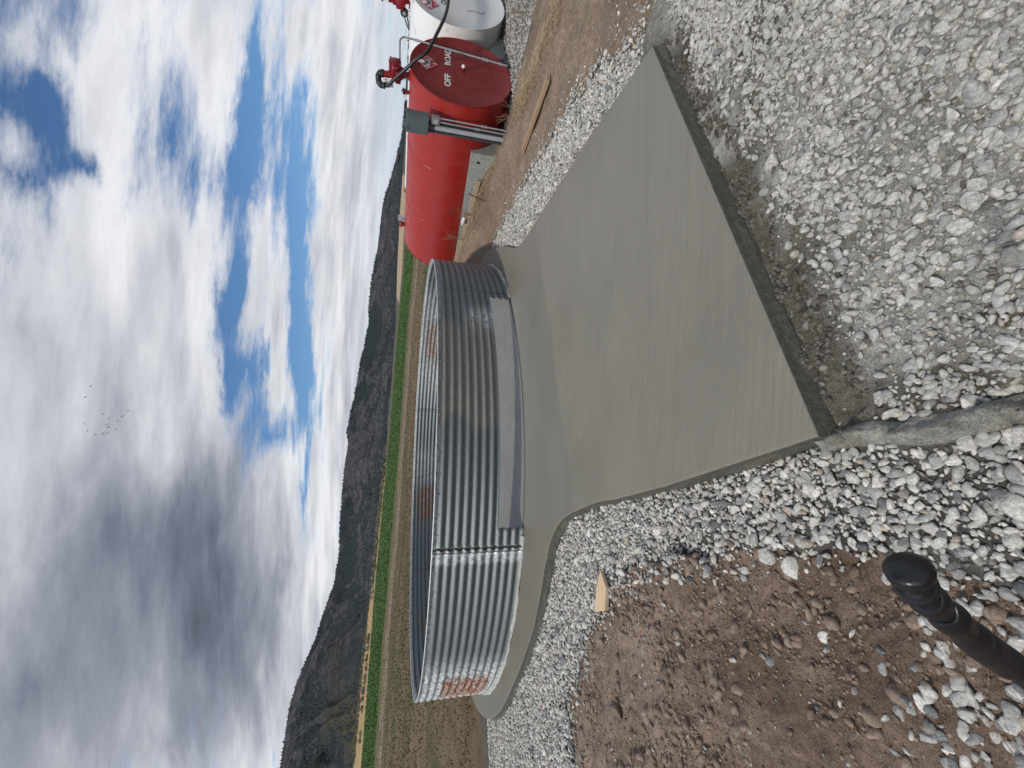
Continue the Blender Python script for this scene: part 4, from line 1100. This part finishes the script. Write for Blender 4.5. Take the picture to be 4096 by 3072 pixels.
for k in range(3):     # raised finger ridges on the upper side of the grip
    i0 = 6 + k * 6; c_ = gl[i0]; t_d = (gl[i0 + 1] - gl[i0 - 1]).normalized()
    cam_dir = (Vector((0, 0, 1.6)) - (c_ - hoff)).normalized()
    n_d = (cam_dir - t_d * cam_dir.dot(t_d)).normalized(); b_d = t_d.cross(n_d)
    pth = [c_ + (n_d * math.cos(a) + b_d * math.sin(a)) * (rs[i0] + .0001) + t_d * (.0062 * math.cos(a * 1.5)) for a in np.linspace(-1.1, 1.1, 13)]
    m = MB(); m.tube(pth, [.0007 + .0011 * math.cos(a * 1.35) for a in np.linspace(-1.1, 1.1, 13)], 8); m.build('finger_ridge', MAT['griprubber'], grip)

# ------------------------------------------------------------------ stones
def ico(sub):
    bm = bmesh.new(); bmesh.ops.create_icosphere(bm, subdivisions=sub, radius=1)
    V = np.array([v.co[:] for v in bm.verts]); F_ = np.array([[v.index for v in f.verts] for f in bm.faces]); bm.free(); return V, F_
I2, F2 = ico(2); I1, F1 = ico(1); I3, F3 = ico(3)
def stone_shape(I, g, planes=9):
    n = g.normal(0, 1, (planes, 3)); n /= np.linalg.norm(n, axis=1)[:, None]
    d = g.uniform(.42, .88, planes)
    dots = I @ n.T; lim = np.where(dots > .05, d[None] / np.maximum(dots, .05), 9).min(1)
    V = I * np.minimum(1, lim)[:, None]
    V *= (1 + g.normal(0, .03, len(V)))[:, None]
    V = V / np.abs(V).max(0)
    return V
gS = np.random.default_rng(77)
SH2 = [stone_shape(I2, gS) for _ in range(40)]; SH1 = [stone_shape(I1, gS, 6) for _ in range(24)]; SH3 = [stone_shape(I3, gS, 12) for _ in range(30)]
PAL = np.array([(.55, .54, .515), (.47, .465, .45), (.37, .372, .365), (.63, .615, .59), (.20, .207, .215), (.42, .375, .33), (.45, .385, .33), (.33, .33, .325), (.14, .148, .155), (.30, .28, .25)])
PALP = np.array([.25, .23, .15, .14, .06, .03, .02, .09, .02, .02]); PALP = PALP / PALP.sum(); PAL = PAL * np.array([1.02, 1.0, .95])
def rots(n, g, flat=.6):
    a = g.uniform(0, 2 * math.pi, n); b = g.normal(0, flat, n); c = g.normal(0, flat, n)
    ca, sa, cb, sb, cc, sc2 = np.cos(a), np.sin(a), np.cos(b), np.sin(b), np.cos(c), np.sin(c)
    Rz = np.zeros((n, 3, 3)); Rz[:, 0, 0] = ca; Rz[:, 0, 1] = -sa; Rz[:, 1, 0] = sa; Rz[:, 1, 1] = ca; Rz[:, 2, 2] = 1
    Rx = np.zeros((n, 3, 3)); Rx[:, 0, 0] = 1; Rx[:, 1, 1] = cb; Rx[:, 1, 2] = -sb; Rx[:, 2, 1] = sb; Rx[:, 2, 2] = cb
    Ry = np.zeros((n, 3, 3)); Ry[:, 1, 1] = 1; Ry[:, 0, 0] = cc; Ry[:, 0, 2] = sc2; Ry[:, 2, 0] = -sc2; Ry[:, 2, 2] = cc
    return Rz @ Rx @ Ry
def stones_mesh(P, S, Cl, shapes, Fs, g, flat=.6):
    n = len(P); Rm = rots(n, g, flat); idx = g.integers(0, len(shapes), n)
    B = np.stack(shapes)[idx] * S[:, None, :]
    V = np.einsum('nij,nkj->nki', Rm, B) + P[:, None]
    k = B.shape[1]; Fa = (Fs[None] + (np.arange(n) * k)[:, None, None]).reshape(-1, 3)
    return V.reshape(-1, 3), Fa, np.repeat(Cl, k, 0)
def jgrid(x0, x1, y0, y1, d, g, jit=.85):
    gx_, gy_ = np.meshgrid(np.arange(x0, x1, d), np.arange(y0, y1, d)); gx_ = gx_ + (np.arange(gx_.shape[0]) % 2)[:, None] * d / 2
    x = gx_.ravel() + g.uniform(-.5, .5, gx_.size) * d * jit; y = gy_.ravel() + g.uniform(-.5, .5, gx_.size) * d * jit
    a = np.degrees(np.arctan2(x, y)); ok = (np.abs(a) < 58) & (np.hypot(x, y) > .35)
    return x[ok], y[ok]
def visible(x, y, z, m=60):
    d = np.stack([x, y, z - CAMZ], -1); F0 = np.array(fw[:]); ru = np.array(rr[:]); uv = np.array(uu[:])
    dep = d @ F0; u = 1759.6 * (d @ ru) / dep; v = -1759.6 * (d @ uv) / dep
    return (dep > .05) & (np.abs(u) < 1536 + m) & (np.abs(v) < 2048 + m), dep
def sizes(n, g, lo, hi, flat=.62):
    a = lo + (hi - lo) * g.uniform(0, 1, n) ** 1.5 * (1 + .35 * (g.uniform(0, 1, n) > .85)); return np.stack([a * g.uniform(1.0, 1.35, n), a * g.uniform(.72, 1.0, n), a * g.uniform(flat * .75, flat * 1.15, n)], -1)
big_P, big_S, big_C = [], [], []; lowV, lowF, lowC, nb = [], [], [], 0
def push(V, F_, c):
    global nb
    lowV.append(V); lowF.append(F_ + nb); lowC.append(c); nb += len(V)
g = np.random.default_rng(5)
def stone_layer(d, lo, hi, sub, lift, prob, rmax, soft=None):
    x, y = jgrid(-8.7, 6, .3, 10, d, g)
    jr = np.where(x < 0, .13, .07) * np.clip(np.hypot(x, y) / 3, .5, 1)
    grav, gtk, slr = masks(x + g.normal(0, 1, len(x)) * jr, y + g.normal(0, 1, len(x)) * jr * .8); grav = grav & ~masks(x, y)[2]
    sel = grav & ~slr & ~pip(x, y, PAD_OUT) & (np.hypot(x, y) < rmax) & (g.uniform(0, 1, len(x)) < prob) & (np.hypot(x - BIN[0], y - BIN[1]) > 4.57) & (ridge_d(x, y) > .045)
    x, y = x[sel], y[sel]; z = gz(x, y)
    vis, dep = visible(x, y, z, 250); x, y, z = x[vis], y[vis], z[vis]
    S = sizes(len(x), g, lo, hi); P = np.stack([x, y, z + S[:, 2] * lift + .006], -1)
    Cl = PAL[g.choice(len(PAL), len(x), p=PALP)] * g.uniform(.82, 1.16, (len(x), 1))
    return P, S, Cl
def slurry_layer(d, lo, hi, lift, prob):
    x, y = jgrid(-.3, 5, .3, 3.2, d, g)
    grav, gtk, slr = masks(x, y)
    dens = fbm(x * 1.6, y * 1.6, 4, 131) + fbm(x * 5, y * 5, 3, 132) * .5
    fd = -((x - B_PT[0]) * (-.481) + (y - B_PT[1]) * .877)
    pr = prob * np.clip(1.15 + dens * 2.6, .45, 1) * sstep(.10, .34, fd + dens * .3)
    sel = slr & ~pip(x, y, PAD_OUT) & (fd > .07) & (ridge_d(x, y) > .045) & (g.uniform(0, 1, len(x)) < pr)
    x, y = x[sel], y[sel]; z = gz(x, y)
    vis, dep = visible(x, y, z, 250); x, y, z = x[vis], y[vis], z[vis]
    S = sizes(len(x), g, lo, hi); P = np.stack([x, y, z + S[:, 2] * lift + .003], -1)
    Cl = PAL[g.choice(len(PAL), len(x), p=PALP)] * g.uniform(.82, 1.1, (len(x), 1)); Cl = Cl * .6 + np.array([.42, .41, .375]) * .4
    return P, S, Cl
L0 = stone_layer(.12, .030, .048, 3, .5, .33, 7)
L1 = stone_layer(.0315, .0125, .0265, 2, .65, .97, 9.5)
L2 = stone_layer(.0215, .007, .0135, 1, .6, .95, 4.5)
L2b = stone_layer(.030, .010, .016, 1, .5, .9, 9.5)
farsel = np.hypot(L2b[0][:, 0], L2b[0][:, 1]) >= 4.5; L2b = tuple(a[farsel] for a in L2b)
S0 = slurry_layer(.10, .026, .044, .5, .5); S1 = slurry_layer(.031, .012, .024, .72, 1.0); S2 = slurry_layer(.0175, .006, .012, .9, 1.0)
# stones strewn on the soil (left foreground) and round the tanks
def strewn(n, fn, lo, hi, dark=1.0, lift=.35):
    x, y = fn(n); z = gz(x, y); vis, dep = visible(x, y, z, 250); ok = vis & ~pip(x, y, PAD_OUT); x, y, z = x[ok], y[ok], z[ok]
    S = sizes(len(x), g, lo, hi); Cl = PAL[g.choice(len(PAL), len(x), p=PALP)] * g.uniform(.75, 1.08, (len(x), 1)) * dark
    return np.stack([x, y, z + S[:, 2] * lift], -1), S, Cl
def left_corner(n):
    x = g.uniform(-1.35, -.45, n); y = g.uniform(.35, 1.9, n)
    w = np.clip(1.15 - np.hypot((x + .95) / .40, (y - .82) / .42), 0, 1) + .03 + .5 * np.clip(1 - np.abs(x + .62) / .14, 0, 1) * (y < 1.15)
    k = g.uniform(0, 1, n) < w; return x[k], y[k]
E0 = strewn(900, left_corner, .014, .030); E1 = strewn(420, lambda n: (g.uniform(-3.2, -.6, n), g.uniform(.5, 4.0, n)), .006, .016, .9)
def edge_right(n):
    x = g.uniform(2.9, 3.7, n); y = g.uniform(2.6, 8.5, n); k = g.uniform(0, 1, n) < np.exp(-(x - 3.0) / .22); return x[k], y[k]
E2 = strewn(1500, edge_right, .010, .022)
def under_tanks(n):
    t = g.uniform(-.5, 4, n); s = g.uniform(-1.5, .3, n); k = g.uniform(0, 1, n) < np.clip(1.3 - np.abs(s + .55) * .8, .1, 1)
    p = TL[None] + t[k][:, None] * T_[None] + s[k][:, None] * A_[None]; return p[:, 0], p[:, 1]
E3 = strewn(5200, under_tanks, .012, .026, .9)
# the largest 300 in the picture are stones of their own
cat = lambda Ls: tuple(np.concatenate([L[i] for L in Ls]) for i in range(3))
S1b = slurry_layer(.037, .013, .025, .8, .9)
P, S, Cl = cat([L0, L1, S0, S1, S1b, E0])
vis, dep = visible(P[:, 0], P[:, 1], P[:, 2], -30)
score = np.where(vis, S[:, 0] * S[:, 1] / dep ** 2, 0); order = np.argsort(-score); top = order[:300]; rest = order[300:]
mes = []
for k in range(60):
    sh = SH3[k % 30]; c = PAL[g.choice(len(PAL), p=PALP)] * g.uniform(.85, 1.12)
    mk = np_mesh('stone', sh, F3 if False else F3, True, np.repeat(c[None], len(sh), 0)); mk.materials.append(MAT['stone']); mes.append(mk)
mcol = np.array([np.array(mk.color_attributes['Col'].data[0].color[:3]) for mk in mes])
Rt = rots(300, g, .35)
for k, i in enumerate(top):
    near_c = np.argsort(np.abs(mcol - Cl[i]).sum(1))[:6]
    o = bpy.data.objects.new('stone', mes[int(g.choice(near_c))]); COL.objects.link(o); o.parent = gravel_bed
    mw = Matrix([[*Rt[k][0]], [*Rt[k][1]], [*Rt[k][2]]]).to_4x4() @ Matrix.Diagonal((*S[i], 1))
    o.matrix_local = Matrix.Translation(P[i]) @ mw
push(*stones_mesh(P[rest], S[rest], Cl[rest], SH2, F2, g)); 
for Ls, fl_ in ((cat([L2, L2b]), .5), (S2, .5)): push(*stones_mesh(*Ls, SH1, F1, g, fl_))
for Ls in (E1, E2, E3): push(*stones_mesh(*Ls, SH1, F1, g))
o = link_mesh('loose_stones', np_mesh('loose_stones', np.concatenate(lowV), np.concatenate(lowF), False, np.concatenate(lowC)), MAT['stone'], gravel_bed); o['kind'] = 'stuff'
# clods of soil
def soil_pts(n):
    x = g.uniform(-4.4, -.3, n); y = .35 + g.uniform(0, 1, n) ** 1.3 * 4.2; grav, a_, b_ = masks(x, y); k = ~grav & (g.uniform(0, 1, n) < np.clip(.45 + fbm(x * 2, y * 2, 3, 141) * 3, .05, 1)); return x[k], y[k]
def clod_set(n, fn, lo, hi, c1, c2):
    x, y = fn(n); z = gz(x, y); vis, dep = visible(x, y, z, 250); ok = vis & ~pip(x, y, PAD_OUT); x, y, z = x[ok], y[ok], z[ok]
    S = sizes(len(x), g, lo, hi, .8); f_ = g.uniform(0, 1, (len(x), 1)); Cl = np.array(c1) * (1 - f_) + np.array(c2) * f_
    return np.stack([x, y, z + S[:, 2] * .25], -1), S, Cl
CL = [stones_mesh(*clod_set(52000, soil_pts, .003, .011, (.15, .106, .080), (.33, .25, .193)), SH1, F1, g, 1.0), stones_mesh(*clod_set(6500, soil_pts, .009, .032, (.18, .13, .10), (.31, .235, .18)), SH2, F2, g, 1.0)]
def dirt_r(n):
    x = g.uniform(2.6, 5.2, n); y = g.uniform(3, 12, n); grav, a_, b_ = masks(x, y); k = ~grav; return x[k], y[k]
CL.append(stones_mesh(*clod_set(9000, dirt_r, .004, .013, (.20, .15, .11), (.34, .26, .19)), SH1, F1, g, 1.0))
def trench_pts(n):
    u = g.uniform(0, 1, n); f_ = np.abs(g.normal(0, .10, n)) + .012; k = fbm(u * 30, f_ * 20, 3, 161) + f_ * .4 > -.02; u, f_ = u[k], f_[k]; x = B_PT[0] + 2.59 * u + .481 * f_; y = B_PT[1] + 1.42 * u - .877 * f_; return x, y
CL.append(stones_mesh(*clod_set(4600, trench_pts, .003, .017, (.060, .054, .042), (.165, .155, .130)), SH1, F1, g, 1.0))
CL.append(stones_mesh(*clod_set(2400, lambda n: (lambda x, y: (x[pip(x, y, SLURRY)], y[pip(x, y, SLURRY)]))(g.uniform(-.2, 3, n), g.uniform(.6, 3, n)), .006, .02, (.12, .11, .088), (.30, .29, .26)), SH1, F1, g, 1.0))
ov, of, oc, b0 = [], [], [], 0
for V, F_, c in CL: ov.append(V); of.append(F_ + b0); oc.append(c); b0 += len(V)
tag(link_mesh('soil_clods', np_mesh('soil_clods', np.concatenate(ov), np.concatenate(of), True, np.concatenate(oc)), MAT['clod']), 'crumbled clods of soil and cement strewn over the bare ground', None, None, 'stuff')
# a few larger clods, each its own
for k, (x, y, s) in enumerate(((-1.33, 1.02, .075), (-1.05, .62, .085), (-1.7, 2.35, .05), (-.78, 1.93, .034), (-2.35, 2.9, .06), (-.62, 1.55, .03))):
    V = stone_shape(I3, gS, 14) * np.array([s * 1.2, s, s * .7]) * (1 + fbm(I3[:, 0] * 3 + k, I3[:, 1] * 3 + I3[:, 2] * 2, 3, 151)[:, None] * .5)
    o = link_mesh('soil_clod', np_mesh('soil_clod', V, F3, True, np.repeat(np.array([(.20, .155, .118)]), len(V), 0)), MAT['clod']); o.location = (x, y, G(x, y) + s * .25); o.rotation_euler = (.2 * k, .3, 1.1 * k)
    tag(o, ('big brown clod of soil near the strewn stones by the camera', 'broad brown clod of soil in the corner of the picture by the camera', 'clod of soil beside the pale wood offcut', 'small clod of soil sitting at the edge of the loose gravel', 'clod of soil on the ledge of the dirt bank', 'small brown clod of soil just above the black grip')[k], 'soil clod', 'large clods of soil')

# ------------------------------------------------------------------ dry grass, weeds, roots
def straw(bands, name, label, mat, n, L0_, L1_, lie=.85, seed=1, w=.0022, spread=.10):
    gg = np.random.default_rng(seed); V = []; Fc = []; b = 0
    for i in range(n):
        bd = bands[gg.integers(0, len(bands))]; u = gg.uniform(0, len(bd) - 1.001); k = int(u); f = u - k
        x = bd[k][0] * (1 - f) + bd[k + 1][0] * f + gg.normal(0, spread); y = bd[k][1] * (1 - f) + bd[k + 1][1] * f + gg.normal(0, spread)
        dx, dy = bd[k + 1][0] - bd[k][0], bd[k + 1][1] - bd[k][1]; a = math.atan2(dy, dx) + gg.normal(0, .7)
        L = gg.uniform(L0_, L1_); up_ = gg.uniform(0, 1 - lie) * L; ww = w * gg.uniform(.7, 1.4)
        pts = []
        for q in range(5):
            t = q / 4; pts.append((x + math.cos(a + t * .5) * L * t * (lie if q else 1), y + math.sin(a + t * .5) * L * t * lie, 4 * up_ * t * (1 - t * .75)))
        z0 = BATCH_Z(x, y)
        for (px, py, pz) in pts:
            V += [(px - math.sin(a) * ww, py + math.cos(a) * ww, z0 + pz + .014), (px + math.sin(a) * ww, py - math.cos(a) * ww, z0 + pz + .014)]
        for q in range(4): Fc.append((b + 2 * q, b + 2 * q + 1, b + 2 * q + 3, b + 2 * q + 2))
        b += 10
    o = link_mesh(name, np_mesh(name, np.array(V), np.array(Fc), False), mat)
    return tag(o, label, None, None, 'stuff')
zx = np.arange(-4.5, 9.01, .03); zy = np.arange(.2, 17.01, .03); ZXX, ZYY = np.meshgrid(zx, zy); ZT = gz(ZXX, ZYY)
def BATCH_Z(x, y):
    i = min(max(int((y - .2) / .03), 0), ZT.shape[0] - 1); j = min(max(int((x + 4.5) / .03), 0), ZT.shape[1] - 1); return float(ZT[i, j])
b1 = [(4.35, 8.4), (4.24, 8.71), (4.05, 8.97), (3.78, 9.22), (3.54, 9.66), (3.31, 10.22), (3.06, 10.85), (2.9, 11.6)]
b2 = [(4.25, 9.9), (4.22, 10.4), (4.05, 11.2), (3.75, 12.2), (3.5, 12.9)]
b3 = [(4.57, 6.94), (4.49, 6.5), (4.59, 6.24), (4.77, 5.92), (4.76, 5.52), (4.83, 5.32), (5.0, 4.9)]
b4 = [(4.75, 7.6), (4.62, 7.1), (4.57, 6.8)]
straw([b1, b1, b2, b3, b3, b4], 'dry_grass', 'flattened dry straw grass in swaths between the pad and tanks', MAT['straw'], 2000, .12, .38, .8, 3, .0022, .14)
straw([b2, [(4.3, 9.6), (4.2, 10.2)]], 'green_grass', 'small tufts of green grass in the dirt bank', MAT['weedgreen'], 160, .05, .14, .35, 4, .003, .05)
straw([[(-1.05, .98), (-.8, 1.12), (-.62, 1.2)], [(-1.1, .86), (-.78, .98), (-.6, 1.02)], [(-1.9, 2.0), (-1.0, 1.6)], [(-1.3, 1.7), (-1.0, 1.1)]], 'fine_roots', 'thin pale roots trailing across the dark soil', MAT['root'], 46, .06, .20, .97, 5, .0009, .07)
def weed(x, y, h, seed, label, lean=(0, 0)):
    gg = random.Random(seed); m = MB(); z0 = BATCH_Z(x, y)
    def branch(p, d, L, r, depth):
        pts = [p]; q = p.copy(); dd = d.copy()
        for i in range(4):
            dd = (dd + Vector((gg.uniform(-.25, .25), gg.uniform(-.25, .25), gg.uniform(-.12, .15)))).normalized(); q = q + dd * L / 4; pts.append(q.copy())
        m.tube(pts, [r, r * .9, r * .8, r * .65, r * .45], 5)
        if depth:
            for i in range(2, 5):
                for _ in range(2 if depth > 1 else 1):
                    nd = (dd + Vector((gg.uniform(-1, 1), gg.uniform(-1, 1), gg.uniform(-.2, .8)))).normalized(); branch(pts[i], nd, L * .5, r * .55, depth - 1)
    for k in range(3): branch(Vector((x, y, z0 - .03)), Vector((lean[0] + gg.uniform(-.4, .4), lean[1] + gg.uniform(-.4, .4), 1)).normalized(), h * gg.uniform(.6, 1), .0045, 2)
    return tag(m.build('dry_weed', MAT['twig']), label, 'weed', 'dry branching weeds by the tanks')
weed(4.78, 7.55, .34, 3, 'bare branching dry weed at the foot of the red tank end', (-.2, 0))
q = TL + T_ * -1.1 + A_ * 3.1; weed(q[0], q[1], .40, 5, 'thin dry weed standing against the far side of the red tank')
q = TL + T_ * -1.12 + A_ * 2.3; weed(q[0], q[1], .30, 8, 'short tan dry weed beside the white bottle')
weed(6.1, 7.0, .3, 9, 'dry weed leaning beside the white tank')

# ------------------------------------------------------------------ birds
bm_ = MB()
bm_.lathe([(.01, -.30), (.06, -.18), (.09, 0), (.07, .18), (.035, .27), (.03, .34), (.01, .38)], (0, 0, 0), 'y', 8)
bird_me = None
BIRDS = [(-2.4, 29.7), (-3.6, 30.0), (-5.4, 28.7), (-5.9, 28.2), (-6.5, 28.3), (-6.8, 28.2), (-7.2, 29.6), (-7.6, 29.0), (-7.5, 28.5), (-7.4, 28.2), (-7.0, 27.6), (-6.1, 27.6), (-5.6, 27.3), (-5.0, 26.9), (-6.4, 29.9)]
def wing(sg):
    m = MB(); up_ = .18
    o_ = [(.05, .12), (.35, .16), (.75, .02), (.72, -.06), (.4, -.10), (.05, -.12)]
    top_ = [(sg * a, b, .03 + up_ * math.sin(min(a / .75, 1) * 1.6)) for a, b in o_]; bot_ = [(a, b, c - .018) for a, b, c in top_]
    n = len(o_); m.add(top_ + bot_, [tuple(range(n)), tuple(range(2 * n - 1, n - 1, -1))] + [(k, (k + 1) % n, (k + 1) % n + n, k + n) for k in range(n)]); return m
first = None
for k, (a, e) in enumerate(BIRDS):
    D = 150 + 12 * math.sin(k * 2.3)
    loc = (D * math.cos(R_(e)) * math.sin(R_(a)), D * math.cos(R_(e)) * math.cos(R_(a)), CAMZ + D * math.sin(R_(e)))
    if first is None:
        body = bm_.build('bird', MAT['bird']); first = (body, [wing(s_).build('wing', MAT['bird'], body) for s_ in (-1, 1)]); o = body
    else:
        o = first[0].copy(); COL.objects.link(o)
        for w_ in first[1]:
            c = w_.copy(); COL.objects.link(c); c.parent = o
    o.location = loc; o.rotation_euler = (0, R_(18 * math.sin(k * 1.7)), R_(60 + 14 * math.sin(k * 3.1))); o.scale = (.6, .6, .6)
    tag(o, 'tiny dark bird of the loose flock high under the grey cloud', 'bird', 'flock of birds in the sky')
